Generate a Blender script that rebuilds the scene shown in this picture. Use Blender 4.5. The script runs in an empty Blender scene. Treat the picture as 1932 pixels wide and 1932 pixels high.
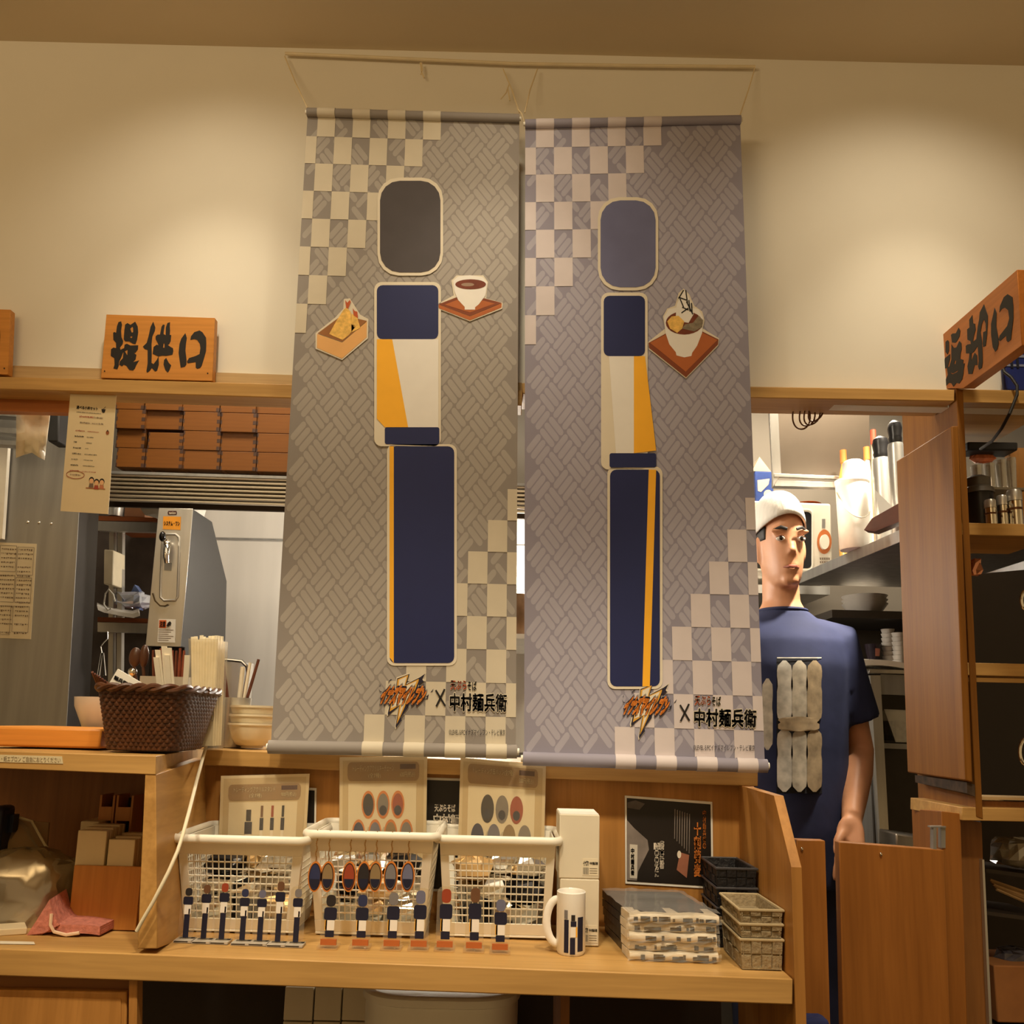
import bpy, math, random
from mathutils import Vector, Matrix
from mathutils.geometry import tessellate_polygon
sc = bpy.context.scene
C = sc.collection
rad = math.radians
# ---------------------------------------------------------------- camera
PITCH, ROLL, FPX, EYE = rad(11.7), .025, 1921.0, Vector((0, 0, 1.16))
cam = bpy.data.objects.new('camera', bpy.data.cameras.new('camera')); C.objects.link(cam)
CR = Matrix.Rotation(math.pi/2 + PITCH, 3, 'X') @ Matrix.Rotation(ROLL, 3, 'Z')
cam.matrix_world = Matrix.Translation(EYE) @ CR.to_4x4()
cam.data.sensor_width = 36; cam.data.lens = 36*FPX/1932; cam.data.clip_start = .02
sc.camera = cam
# ---------------------------------------------------------------- view, world, lamps
sc.view_settings.view_transform = 'Standard'; sc.view_settings.look = 'None'
sc.view_settings.gamma = 1; sc.view_settings.use_curve_mapping = False
sc.view_settings.exposure = 0.5
w = bpy.data.worlds.new('room_glow'); sc.world = w; w.use_nodes = True
bgn = w.node_tree.nodes['Background']; bgn.inputs[0].default_value = (1, .66, .30, 1); bgn.inputs[1].default_value = .30
def lamp(kind, name, loc, target, power, col, size=.1, angle=60, blend=1, sizey=None):
    l = bpy.data.lights.new(name, kind); l.energy = power; l.color = col
    if kind == 'SPOT': l.spot_size = rad(angle); l.spot_blend = blend; l.shadow_soft_size = size
    elif kind == 'AREA':
        l.size = size
        if sizey: l.shape = 'RECTANGLE'; l.size_y = sizey
    else: l.shadow_soft_size = size
    o = bpy.data.objects.new(name, l); C.objects.link(o); o.location = loc
    o.rotation_euler = (Vector(target)-Vector(loc)).to_track_quat('-Z', 'Y').to_euler()
    return o
WARM = (1, .86, .63)
# three downlights that wash the front wall, more over the room, and an added ceiling fill
lamp('SPOT', 'downlight_lamp', (-.51, 1.28, 2.33), (-.51, 1.64, 1.50), 13, WARM, .03, 54)
lamp('SPOT', 'downlight_lamp', (-.51, 1.20, 2.33), (-.51, 1.64, 1.62), 7.5, WARM, .03, 100)
lamp('SPOT', 'downlight_lamp', (-.04, 1.20, 2.33), (-.04, 1.56, 1.50), 13, WARM, .03, 56)
lamp('SPOT', 'downlight_lamp', (-.04, 1.14, 2.33), (-.04, 1.56, 1.62), 8, WARM, .03, 100)
lamp('SPOT', 'downlight_lamp', (.67, 1.28, 2.33), (.675, 1.64, 1.48), 12, WARM, .03, 54)
lamp('SPOT', 'downlight_lamp', (.66, 1.20, 2.33), (.665, 1.64, 1.62), 9, WARM, .03, 100)
for x_ in (-.62, -.12, .36): lamp('SPOT', 'room_downlight', (x_, .55, 2.30), (x_, 1.34, .9), 33, WARM, .05, 46, .8)
lamp('AREA', 'ceiling_fill', (-1.1, -.75, 1.9), (-1.0, -.55, 3), 21, (1, .74, .42), .8)  # added unseen uplight that brightens the ceiling
# kitchen lamps and two added fills
KW = (1, .86, .66)
lamp('AREA', 'kitchen_tube_lamp', (-.55, 1.98, 2.33), (-.55, 2.2, 1.0), 9, KW, .8, sizey=.2)
lamp('AREA', 'kitchen_tube_lamp', (.85, 2.6, 2.28), (.85, 2.6, 0), 18, KW, .25, sizey=.6)
lamp('SPOT', 'bucket_fill', (.90, 2.12, 2.25), (.84, 2.38, 1.6), 150, (1, .9, .72), .04, 62)  # added unseen spot, aimed to brighten the bucket
lamp('POINT', 'splashback_fill', (-.08, 2.66, 1.55), (-.5, 2.7, 1), 12, (1, .92, .8), .06)  # added point light hidden by the banner, brightens the splashback
# ---------------------------------------------------------------- from a point of the photograph to a point of the room
def at(u, v, Y):
    d = CR @ Vector(((u-966)/FPX, -(v-966)/FPX, -1)); return EYE + d*(Y/d.y)
def atx(u, v, X):
    d = CR @ Vector(((u-966)/FPX, -(v-966)/FPX, -1)); return EYE + d*(X/d.x)
def atz(u, v, Z):
    d = CR @ Vector(((u-966)/FPX, -(v-966)/FPX, -1)); return EYE + d*((Z-EYE.z)/d.z)
SQ = .75            # the place is narrow from side to side: round things are oval in plan
# ---------------------------------------------------------------- objects
def thing(name, label, cat, loc, group=None):
    o = bpy.data.objects.new(name, None); o.empty_display_size = .03; C.objects.link(o)
    o.location = loc; o['label'] = label; o['category'] = cat
    if group: o['group'] = group
    return o
def tag(o, label, cat, group=None):
    o['label'] = label; o['category'] = cat
    if group: o['group'] = group
    return o
def struct(o): o['kind'] = 'structure'; return o
def worldloc(o):
    v = Vector((0, 0, 0))
    while o: v += o.location; o = o.parent
    return v
def dup(root, loc, label=None, group=None):
    r = root.copy(); C.objects.link(r); r.location = loc
    if label: r['label'] = label
    if group: r['group'] = group
    for ch in list(root.children):
        c = ch.copy(); C.objects.link(c); c.parent = r
        for g in list(ch.children):
            d = g.copy(); C.objects.link(d); d.parent = c
    return r
class M:
    def __init__(s): s.v = []; s.f = []
    def add(s, vs, fs):
        n = len(s.v); s.v += [Vector(p) for p in vs]; s.f += [tuple(n+i for i in f) for f in fs]; return s
    def hexa(s, P):      # front TL TR BR BL, back TL TR BR BL
        return s.add(P, [(0, 3, 2, 1), (4, 5, 6, 7), (0, 1, 5, 4), (1, 2, 6, 5), (2, 3, 7, 6), (3, 0, 4, 7)])
    def box(s, x0, x1, y0, y1, z0, z1):
        return s.hexa([(x0, y0, z1), (x1, y0, z1), (x1, y0, z0), (x0, y0, z0), (x0, y1, z1), (x1, y1, z1), (x1, y1, z0), (x0, y1, z0)])
    def cbox(s, c, hx, hy, hz, rot=None):
        P = [Vector(p) for p in [(-hx, -hy, hz), (hx, -hy, hz), (hx, -hy, -hz), (-hx, -hy, -hz), (-hx, hy, hz), (hx, hy, hz), (hx, hy, -hz), (-hx, hy, -hz)]]
        if rot: P = [rot @ p for p in P]
        return s.hexa([Vector(c)+p for p in P])
    def slab(s, px, Y, dY):
        a = [at(u, v, Y) for u, v in px]; return s.hexa(a + [p+Vector((0, dY, 0)) for p in a])
    def prism(s, pts, vec):
        pts = [Vector(p) for p in pts]; n = len(pts); vec = Vector(vec)
        tri = [t for t in tessellate_polygon([pts])]
        s.add(pts + [p+vec for p in pts], tri + [tuple(n+i for i in reversed(t)) for t in tri] + [(i, (i+1) % n, n+(i+1) % n, n+i) for i in range(n)])
        return s
    def flat(s, outer, holes=(), vec=None):
        loops = [[Vector(p) for p in outer]] + [[Vector(p) for p in h] for h in holes]
        allp = [p for l in loops for p in l]; tri = tessellate_polygon(loops)
        if vec is None: return s.add(allp, tri)
        n = len(allp); vec = Vector(vec); sides = []; k = 0
        for l in loops:
            for i in range(len(l)): sides.append((k+i, k+(i+1) % len(l), n+k+(i+1) % len(l), n+k+i))
            k += len(l)
        return s.add(allp + [p+vec for p in allp], list(tri) + [tuple(n+i for i in reversed(t)) for t in tri] + sides)
    def lathe(s, prof, c, seg=32, sq=SQ, a0=0, a1=2*math.pi, axis='z'):
        c = Vector(c); vs = []; full = abs(a1-a0-2*math.pi) < 1e-6; n = seg if full else seg+1
        for r, z in prof:
            for i in range(n):
                a = a0+(a1-a0)*i/seg; x, y = r*math.cos(a), r*math.sin(a)
                p = Vector((x*sq, y, z)) if axis == 'z' else (Vector((x*sq, z, y)) if axis == 'y' else Vector((z, x, y)))
                vs.append(c+p)
        fs = [(k*n+i, k*n+(i+1) % n, (k+1)*n+(i+1) % n, (k+1)*n+i) for k in range(len(prof)-1) for i in range(seg)]
        return s.add(vs, fs)
    def tube(s, pts, r, seg=10, sx=1, cap=True, closed=False):
        pts = [Vector(p) for p in pts]; n = len(pts); rr = r if isinstance(r, list) else [r]*n; vs = []
        up = None
        for i, p in enumerate(pts):
            if closed: t = pts[(i+1) % n]-pts[i-1]
            else: t = pts[min(i+1, n-1)]-pts[max(i-1, 0)]
            t = t.normalized() if t.length > 1e-9 else Vector((0, 0, 1))
            if up is None: up = Vector((0, 0, 1)) if abs(t.z) < .9 else Vector((0, 1, 0))
            a = t.cross(up); a = a.normalized() if a.length > 1e-6 else t.orthogonal().normalized()
            b = a.cross(t).normalized(); up = b
            q = rr[i]; q = q if isinstance(q, tuple) else (q, q)
            for k in range(seg):
                w_ = 2*math.pi*k/seg; d = a*math.cos(w_)*q[0]+b*math.sin(w_)*q[1]; vs.append(p+Vector((d.x*sx, d.y, d.z)))
        m = n if closed else n-1
        fs = [(i*seg+k, i*seg+(k+1) % seg, ((i+1) % n)*seg+(k+1) % seg, ((i+1) % n)*seg+k) for i in range(m) for k in range(seg)]
        if cap and not closed: fs += [tuple(range(seg-1, -1, -1)), tuple((n-1)*seg+k for k in range(seg))]
        return s.add(vs, fs)
    def ball(s, c, rx, ry=None, rz=None, seg=16, rings=10):
        ry = rx if ry is None else ry; rz = rx if rz is None else rz; c = Vector(c); vs = [c+Vector((0, 0, -rz))]
        for j in range(1, rings):
            t = -math.pi/2+math.pi*j/rings
            vs += [c+Vector((rx*math.cos(t)*math.cos(2*math.pi*i/seg), ry*math.cos(t)*math.sin(2*math.pi*i/seg), rz*math.sin(t))) for i in range(seg)]
        vs.append(c+Vector((0, 0, rz))); last = len(vs)-1
        fs = [(0, 1+(i+1) % seg, 1+i) for i in range(seg)]
        fs += [(1+j*seg+i, 1+j*seg+(i+1) % seg, 1+(j+1)*seg+(i+1) % seg, 1+(j+1)*seg+i) for j in range(rings-2) for i in range(seg)]
        fs += [(1+(rings-2)*seg+i, 1+(rings-2)*seg+(i+1) % seg, last) for i in range(seg)]
        return s.add(vs, fs)
    def loft(s, rings, cap=True):
        n = len(rings[0]); vs = [p for r in rings for p in r]
        fs = [(j*n+i, j*n+(i+1) % n, (j+1)*n+(i+1) % n, (j+1)*n+i) for j in range(len(rings)-1) for i in range(n)]
        if cap: fs += [tuple(range(n-1, -1, -1)), tuple((len(rings)-1)*n+i for i in range(n))]
        return s.add(vs, fs)
    def build(s, name, m, parent=None, smooth=40, bevel=0, solid=0):
        if parent is not None: org = worldloc(parent)
        else:
            xs = [p.x for p in s.v]; ys = [p.y for p in s.v]; org = Vector(((min(xs)+max(xs))/2, (min(ys)+max(ys))/2, min(p.z for p in s.v)))
        me = bpy.data.meshes.new(name); me.from_pydata([p-org for p in s.v], [], s.f); me.validate(); me.update()
        o = bpy.data.objects.new(name, me); C.objects.link(o)
        if parent is not None: o.parent = parent
        else: o.location = org
        me.materials.append(m)
        import bmesh
        b = bmesh.new(); b.from_mesh(me); bmesh.ops.recalc_face_normals(b, faces=b.faces); b.to_mesh(me); b.free()
        if smooth:
            me.polygons.foreach_set('use_smooth', [True]*len(me.polygons)); me.set_sharp_from_angle(angle=rad(smooth))
        if solid: x = o.modifiers.new('solid', 'SOLIDIFY'); x.thickness = solid; x.offset = 0
        if bevel: x = o.modifiers.new('bevel', 'BEVEL'); x.width = bevel; x.segments = 2; x.limit_method = 'ANGLE'; x.angle_limit = rad(50)
        return o
# ---------------------------------------------------------------- materials
def lin(c): return tuple((x/255/12.92 if x/255 <= .04045 else ((x/255+.055)/1.055)**2.4) for x in c)
MATS = {}
def mat(name, rgb, rough=.6, metal=0, var=.06, vs=30, bump=0, trans=0, alpha=1, emit=0, stretch=(1, 1, 1), spec=.5, sheen=0, ior=1.45, sss=0):
    if name in MATS: return MATS[name]
    m = bpy.data.materials.new(name); m.use_nodes = True; nt = m.node_tree; b = nt.nodes['Principled BSDF']
    c = lin(rgb); b.inputs['Base Color'].default_value = (*c, 1)
    b.inputs['Roughness'].default_value = rough; b.inputs['Metallic'].default_value = metal; b.inputs['IOR'].default_value = ior
    b.inputs['Specular IOR Level'].default_value = spec
    if trans: b.inputs['Transmission Weight'].default_value = trans
    if alpha < 1: b.inputs['Alpha'].default_value = alpha
    if sss: b.inputs['Subsurface Weight'].default_value = sss; b.inputs['Subsurface Radius'].default_value = (.02, .012, .008); b.inputs['Subsurface Scale'].default_value = .26
    if sheen: b.inputs['Sheen Weight'].default_value = sheen
    if emit: b.inputs['Emission Color'].default_value = (*c, 1); b.inputs['Emission Strength'].default_value = emit
    if var or bump:
        tc = nt.nodes.new('ShaderNodeTexCoord'); mp = nt.nodes.new('ShaderNodeMapping'); mp.inputs['Scale'].default_value = stretch
        nz = nt.nodes.new('ShaderNodeTexNoise'); nz.inputs['Scale'].default_value = vs; nz.inputs['Detail'].default_value = 3
        nt.links.new(tc.outputs['Object'], mp.inputs[0]); nt.links.new(mp.outputs[0], nz.inputs['Vector'])
        if var:
            rp = nt.nodes.new('ShaderNodeValToRGB'); e = rp.color_ramp.elements
            e[0].position = .3; e[1].position = .7
            e[0].color = (*[x*(1-var) for x in c], 1); e[1].color = (*[min(1, x*(1+var)) for x in c], 1)
            nt.links.new(nz.outputs['Fac'], rp.inputs[0]); nt.links.new(rp.outputs[0], b.inputs['Base Color'])
        if bump:
            bp = nt.nodes.new('ShaderNodeBump'); bp.inputs['Strength'].default_value = bump; bp.inputs['Distance'].default_value = .004
            nt.links.new(nz.outputs['Fac'], bp.inputs['Height']); nt.links.new(bp.outputs[0], b.inputs['Normal'])
    MATS[name] = m; return m
def wood(name, rgb, axis='x', dark=.72, rough=.42, sc_=1.0):
    if name in MATS: return MATS[name]
    m = bpy.data.materials.new(name); m.use_nodes = True; nt = m.node_tree; b = nt.nodes['Principled BSDF']; N = nt.nodes.new
    c = lin(rgb); tc = N('ShaderNodeTexCoord'); mp = N('ShaderNodeMapping')
    st = {'x': (1.2, 22, 22), 'y': (22, 1.2, 22), 'z': (22, 22, 1.2)}[axis]; mp.inputs['Scale'].default_value = [q*sc_ for q in st]
    n1 = N('ShaderNodeTexNoise'); n1.inputs['Scale'].default_value = 1.0; n1.inputs['Detail'].default_value = 5; n1.inputs['Distortion'].default_value = .6
    mp2 = N('ShaderNodeMapping'); mp2.inputs['Scale'].default_value = [q*7*sc_ for q in st]
    n2 = N('ShaderNodeTexNoise'); n2.inputs['Scale'].default_value = 1.0; n2.inputs['Detail'].default_value = 2
    for a, d in ((mp, n1), (mp2, n2)): nt.links.new(tc.outputs['Object'], a.inputs[0]); nt.links.new(a.outputs[0], d.inputs['Vector'])
    r1 = N('ShaderNodeValToRGB'); e = r1.color_ramp.elements; e[0].position = .32; e[1].position = .66
    e[0].color = (c[0]*dark, c[1]*dark*.95, c[2]*dark*.85, 1); e[1].color = (*c, 1)
    mx = N('ShaderNodeMix'); mx.data_type = 'RGBA'; mx.blend_type = 'MULTIPLY'; mx.inputs[0].default_value = .265
    r2 = N('ShaderNodeValToRGB'); r2.color_ramp.elements[0].position = .35; r2.color_ramp.elements[1].position = .6; r2.color_ramp.elements[0].color = (.55, .5, .45, 1)
    nt.links.new(n1.outputs['Fac'], r1.inputs[0]); nt.links.new(n2.outputs['Fac'], r2.inputs[0])
    nt.links.new(r1.outputs[0], mx.inputs[6]); nt.links.new(r2.outputs[0], mx.inputs[7]); nt.links.new(mx.outputs[2], b.inputs['Base Color'])
    b.inputs['Roughness'].default_value = rough; b.inputs['Specular IOR Level'].default_value = .265
    bp = N('ShaderNodeBump'); bp.inputs['Strength'].default_value = .06; bp.inputs['Distance'].default_value = .002
    nt.links.new(n2.outputs['Fac'], bp.inputs['Height']); nt.links.new(bp.outputs[0], b.inputs['Normal'])
    MATS[name] = m; return m
wpanel = lambda: wood('panel_wood', (150, 98, 34), 'z', rough=.55)
wgate = lambda: wood('gate_wood', (160, 102, 44), 'z')
def glassy(name, rgb=(255, 255, 255), rough=.05, mixv=.8):
    """thin clear plastic: mostly see-through with a glossy coat"""
    if name in MATS: return MATS[name]
    m = bpy.data.materials.new(name); m.use_nodes = True; nt = m.node_tree; N = nt.nodes.new; nt.nodes.remove(nt.nodes['Principled BSDF'])
    t = N('ShaderNodeBsdfTransparent'); t.inputs[0].default_value = (*lin(rgb), 1); g = N('ShaderNodeBsdfGlossy'); g.inputs['Roughness'].default_value = rough
    d = N('ShaderNodeBsdfDiffuse'); d.inputs[0].default_value = (*lin(rgb), 1)
    a = N('ShaderNodeMixShader'); a.inputs[0].default_value = .5; nt.links.new(g.outputs[0], a.inputs[1]); nt.links.new(d.outputs[0], a.inputs[2])
    x = N('ShaderNodeMixShader'); x.inputs[0].default_value = mixv; nt.links.new(a.outputs[0], x.inputs[1]); nt.links.new(t.outputs[0], x.inputs[2])
    nt.links.new(x.outputs[0], nt.nodes['Material Output'].inputs[0]); MATS[name] = m; return m
wx = lambda: wood('hinoki_long', (207, 164, 100), 'x')
wy = lambda: wood('hinoki_deep', (204, 157, 92), 'y')
wz = lambda: wood('hinoki_upright', (190, 136, 72), 'z')
wdark = lambda: wood('wood_brown', (150, 100, 52), 'z')
wsign = lambda: wood('sign_wood', (216, 148, 70), 'x', dark=.85)
wbox = lambda: wood('steamer_wood', (118, 72, 26), 'x', dark=.7)
plaster = lambda: mat('plaster', (232, 226, 212), .85, var=.015, vs=8, bump=.03)
steel = lambda: mat('steel', (196, 192, 184), .34, .75, var=.10, vs=6, stretch=(6, 6, .6))
steel_d = lambda: mat('steel_dull', (150, 148, 144), .45, .65, var=.15, vs=5, stretch=(8, 8, .5))
chrome = lambda: mat('chrome', (225, 222, 215), .12, 1, var=0)
white = lambda: mat('white_paper', (232, 228, 218), .7, var=.02)
pwhite = lambda: mat('white_plastic', (240, 234, 218), .35, var=.02, sss=.0)
ceram = lambda: mat('white_ceramic', (238, 234, 226), .18, var=.02)
black = lambda: mat('black', (16, 14, 14), .5, var=.1)
ink = lambda: mat('ink_black', (20, 15, 14), .6, var=.05)
navy = lambda: mat('print_navy', (22, 32, 84), .6, var=.03)
yellow = lambda: mat('print_yellow', (246, 180, 40), .6, var=.03)
orange = lambda: mat('print_orange', (214, 108, 40), .6, var=.04)
brownp = lambda: mat('print_brown', (150, 76, 36), .6, var=.04)
foil = lambda: mat('foil', (225, 222, 214), .16, 1, var=.1, vs=40)
# ---------------------------------------------------------------- writing
def text_fit(s, body, P, off=0, shear=0):
    """set BODY into the quad P = TL TR BL BR of 3-D points, glyph box stretched to it; OFF emboldens"""
    cu = bpy.data.curves.new('t', 'FONT'); cu.body = body; cu.offset = 0; cu.shear = shear; cu.resolution_u = 3
    o = bpy.data.objects.new('t', cu); me = bpy.data.meshes.new_from_object(o)
    vs = [v.co.copy() for v in me.vertices]; fs = [tuple(p.vertices) for p in me.polygons]
    bpy.data.objects.remove(o); bpy.data.curves.remove(cu); bpy.data.meshes.remove(me)
    if not vs: return s
    x0 = min(v.x for v in vs); x1 = max(v.x for v in vs); y0 = min(v.y for v in vs); y1 = max(v.y for v in vs)
    TL, TR, BL, BR = [Vector(p) for p in P]; W_, H_ = max(x1-x0, 1e-6), max(y1-y0, 1e-6)
    k = [(0, 0)] if off < .015 else [(math.cos(math.pi*q/4)*off, math.sin(math.pi*q/4)*off) for q in range(8)] if off > .04 else [(-off, -off), (off, -off), (-off, off), (off, off)]
    for dx, dy in k:
        out = []
        for v in vs:
            a = (v.x-x0+dx)/W_; b = (v.y-y0+dy)/H_
            out.append((BL*(1-a)+BR*a)*(1-b)+(TL*(1-a)+TR*a)*b)
        s.add(out, fs)
    return s
def px_text(s, body, u0, v0, u1, v1, Y, slope=0, off=0):
    P = [at(u0, v0, Y), at(u1, v0+slope*(u1-u0), Y), at(u0, v1, Y), at(u1, v1+slope*(u1-u0), Y)]
    return text_fit(s, body, P, off)
def px_poly(s, pts, Y, dY=None, holes=()):
    return s.flat([at(u, v, Y) for u, v in pts], [[at(u, v, Y) for u, v in h] for h in holes], None if dY is None else (0, dY, 0))
def oval(u, v, a, b, n=20): return [(u+a*math.cos(2*math.pi*i/n), v+b*math.sin(2*math.pi*i/n)) for i in range(n)]
def rrect(u0, v0, u1, v1, r, sl=0):
    out = []
    for cx, cy, a in ((u1-r, v1-r, 0), (u0+r, v1-r, 90), (u0+r, v0+r, 180), (u1-r, v0+r, 270)):
        for k in range(5): t = rad(a+k*22.5); out.append((cx+r*math.cos(t), cy+r*math.sin(t)))
    return [(x, y+sl*(x-u0)) for x, y in out]
def crumple(s, c, hx, hy, hz, seed, n=5, amp=.35):
    """a crumpled pouch: a rounded lump with facets"""
    r = random.Random(seed); c = Vector(c); seg, rings = n*2, n; vs = []
    for j in range(rings+1):
        t = -math.pi/2+math.pi*j/rings
        for i in range(seg):
            a = 2*math.pi*i/seg; k = 1+r.uniform(-amp, amp)
            x = math.copysign(abs(math.cos(a))**.6, math.cos(a)); y = math.copysign(abs(math.sin(a))**.6, math.sin(a)); q = abs(math.cos(t))**.6
            vs.append(c+Vector((hx*x*q*k, hy*y*q*k, hz*math.copysign(abs(math.sin(t))**.7, math.sin(t))*(1+r.uniform(-amp, amp)*.5))))
    return s.add(vs, [(j*seg+i, j*seg+(i+1) % seg, (j+1)*seg+(i+1) % seg, (j+1)*seg+i) for j in range(rings) for i in range(seg)])
# ================================================================ THE SETTING
F, B, BM, TRM, W, BAN = 1.30, 1.58, 1.585, 1.605, 1.615, 1.53
ZL = 1.111                                            # top of the counter ledge
_a, _b = at(-70, 1787, F), at(1496, 1847, F); KZ = (_b.z-_a.z)/(_b.x-_a.x)
def ZS(x): return _a.z+KZ*(x-_a.x)                    # top of the display shelf: it runs a hair out of level
def shelf(u, v):
    d = CR @ Vector(((u-966)/FPX, -(v-966)/FPX, -1)); return EYE + d*((ZS(0)-EYE.z)/(d.z-KZ*d.x))
zs = ZS(0)
zw = at(966, 727, W).z; zc0 = at(0, 77, W).z; zc1 = at(1932, 124, W).z
x0c, x1c = at(0, 77, W).x, at(1932, 124, W).x; kc = (zc1-zc0)/(x1c-x0c)
zc = lambda x: zc0+kc*(x-x0c)
struct(M().box(-3, 3, W, W+.03, zw-.02, 2.62).build('wall_front', plaster()))
struct(M().hexa([(-3, -3, zc(-3)+.08), (3, -3, zc(3)+.08), (3, -3, zc(3)), (-3, -3, zc(-3)), (-3, W, zc(-3)+.08), (3, W, zc(3)+.08), (3, W, zc(3)), (-3, W, zc(-3))]).build('ceiling', mat('ceiling_plaster', (214, 198, 168), .9, var=.02, vs=5)))
struct(M().box(-3, 3, -3, 3.3, -.05, 0).build('floor', mat('floor_tile', (92, 80, 66), .5, var=.12, vs=4)))
struct(M().slab([(-90, 708), (985, 736), (985, 765), (-90, 731)], BM, .055).build('trim_1', wx(), bevel=.0015))
struct(M().slab([(985, 722), (1801, 735), (1801, 757), (985, 743)], BM, .085).build('trim_2', wx(), bevel=.0015))
struct(M().slab([(-90, 686), (985, 722), (985, 742), (-90, 714)], TRM, .012).build('trim_3', wood('hinoki_pale', (214, 184, 138), 'x')))
struct(M().slab([(-90, 748), (150, 755), (150, 779), (-90, 773)], BM+.055, .02).build('trim_4', wood('wood_orange', (196, 122, 60), 'x')))
# kitchen shell
kwall = mat('kitchen_wall', (104, 96, 88), .6, var=.06, vs=4)
struct(M().box(-2.1, 2.1, 3.2, 3.24, 0, 2.42).build('wall_back', mat('kitchen_back_wall', (120, 112, 100), .7, var=.1, vs=3)))
struct(M().box(-2.14, -2.1, W+.03, 3.24, 0, 2.42).build('wall_left', mat('kitchen_white_wall', (226, 222, 212), .6, var=.03)))
struct(M().box(2.1, 2.14, W+.03, 3.24, 0, 2.42).build('wall_right', kwall))
struct(M().box(-2.14, 2.14, W+.03, 3.24, 2.38, 2.42).build('ceiling_kitchen', kwall))
# ================================================================ THE COUNTER
ct = thing('display_counter', 'long honey-coloured wooden counter with a raised ledge and a merchandise shelf below it', 'counter', (0, F, 0))
M().slab([(-70, 1787), (1496, 1847), (1496, 1896), (-70, 1839)], F, .31).build('shelf_board', wx(), ct, bevel=.0015)
M().hexa([at(*p, F) for p in ((-70, 1415), (294, 1426), (294, 1462), (-70, 1447))]+[at(*p, B+.17) for p in ((-70, 1404), (389, 1410), (389, 1440), (-70, 1430))]).build('ledge_board', wx(), ct, bevel=.001)
M().slab([(384, 1413), (1430, 1457), (1430, 1484), (384, 1444)], B-.02, .22).build('ledge_board', wx(), ct, bevel=.0015)
# divider between the two bays: its end grain and its broad right side
a = [at(*p, F+.001) for p in ((274, 1458), (294, 1461), (297, 1790), (259, 1790))]; b = [at(*p, B) for p in ((366, 1430), (387, 1430), (392, 1752), (368, 1752))]
M().hexa(a+b).build('divider', wy(), ct, bevel=.001)
M().slab([(380, 1440), (1412, 1478), (1412, 1790), (380, 1760)], B, .015).build('back_panel', wz(), ct)
M().slab([(-70, 1440), (372, 1452), (372, 1790), (-70, 1780)], B+.03, .015).build('back_panel', wdark(), ct)
xp = at(1494, 1700, F).x
pr = [at(1405, 1481, B), at(1463, 1501, 1.372), at(1493, 1636, F-.002), at(1497, 1847, F-.002)]
yz = [(p.y, p.z) for p in pr]
prof = [(xp, y, z) for y, z in yz] + [(xp, F-.002, .02), (xp, B+.03, .02), (xp, B+.03, yz[0][1])]
M().prism(prof, (.0125, 0, 0)).build('side_panel', wz(), ct, bevel=.001)
M().slab([(-70, 1838), (244, 1846), (244, 1872), (-70, 1866)], F+.03, .02).build('rail', wood('wood_mid', (150, 98, 46), 'x'), ct)
M().slab([(243, 1847), (259, 1848), (256, 2120), (240, 2120)], F+.012, .02).build('stile', wz(), ct, bevel=.001)
cd = M().slab([(-70, 1866), (239, 1872), (236, 2120), (-70, 2120)], F+.016, .018).build('cabinet_door', wz(), ct, bevel=.002)
M().slab([(-70, 1880), (228, 1884), (226, 2120), (-70, 2120)], F+.0145, .002).build('door_board', wz(), cd, bevel=.0008)
M().slab([(1058, 1868), (1075, 1868), (1072, 2150), (1056, 2150)], F+.10, .20).build('inner_upright', wdark(), ct)
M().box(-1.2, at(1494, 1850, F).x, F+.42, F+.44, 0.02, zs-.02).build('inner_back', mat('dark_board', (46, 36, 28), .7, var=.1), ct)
ls = M().slab([(-70, 1422), (117, 1427), (119, 1441), (-70, 1436)], F-.0008, .0006).build('label_strip', mat('label_tape', (214, 198, 160), .4, var=.03), ct)
px_text(M(), 'ー・紙エプロン ご自由におとりください', -6, 1426, 114, 1436.5, F-.0012, .026, .012).build('lettering', mat('label_ink', (120, 100, 72), .6), ls, smooth=0)
ls = M().add([shelf(u, v)+Vector((0, 0, .0008)) for u, v in ((-70, 1775), (64, 1778), (66, 1783), (-70, 1781))], [(0, 1, 2, 3)]).build('worn_label', mat('label_worn', (236, 226, 204), .5, var=.05), ct, smooth=0)
ct['kind'] = 'thing'
# ================================================================ SIGNS
def zoom(pts, ox, oy, k): return [(ox+x/k, oy+y/k) for x, y in pts]
Z1 = lambda pts: zoom(pts, 195, 590, 8.986)
YS = BM+.001
def signboard(label, px):
    zt = (at(px[3][0], px[3][1], YS).z+at(px[2][0], px[2][1], YS).z)/2
    t = thing('sign_board', label, 'sign', (at(px[3][0], px[3][1], YS).x, YS, zt), 'brush-lettered wooden signs on the lintel')
    M().slab(px, YS, .016).build('board', wsign(), t, bevel=.0008); return t
KUCHI_L = [(1390, 345), (1415, 430), (1400, 520), (1390, 640), (1410, 800), (1405, 880), (1380, 915), (1310, 930), (1300, 860), (1275, 680), (1290, 530), (1320, 440)]
KUCHI_R = [(1475, 460), (1485, 400), (1540, 330), (1630, 300), (1680, 330), (1740, 420), (1745, 520), (1740, 650), (1700, 790), (1665, 900), (1640, 935), (1590, 950), (1565, 930), (1565, 835), (1430, 855), (1415, 830), (1450, 770), (1560, 735), (1630, 700), (1645, 600), (1635, 530), (1590, 460), (1540, 445)]
t = signboard('wooden sign on the lintel brushed with three black characters 提供口', [(200.5, 593), (405.5, 599.5), (401, 719), (190, 713)])
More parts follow.
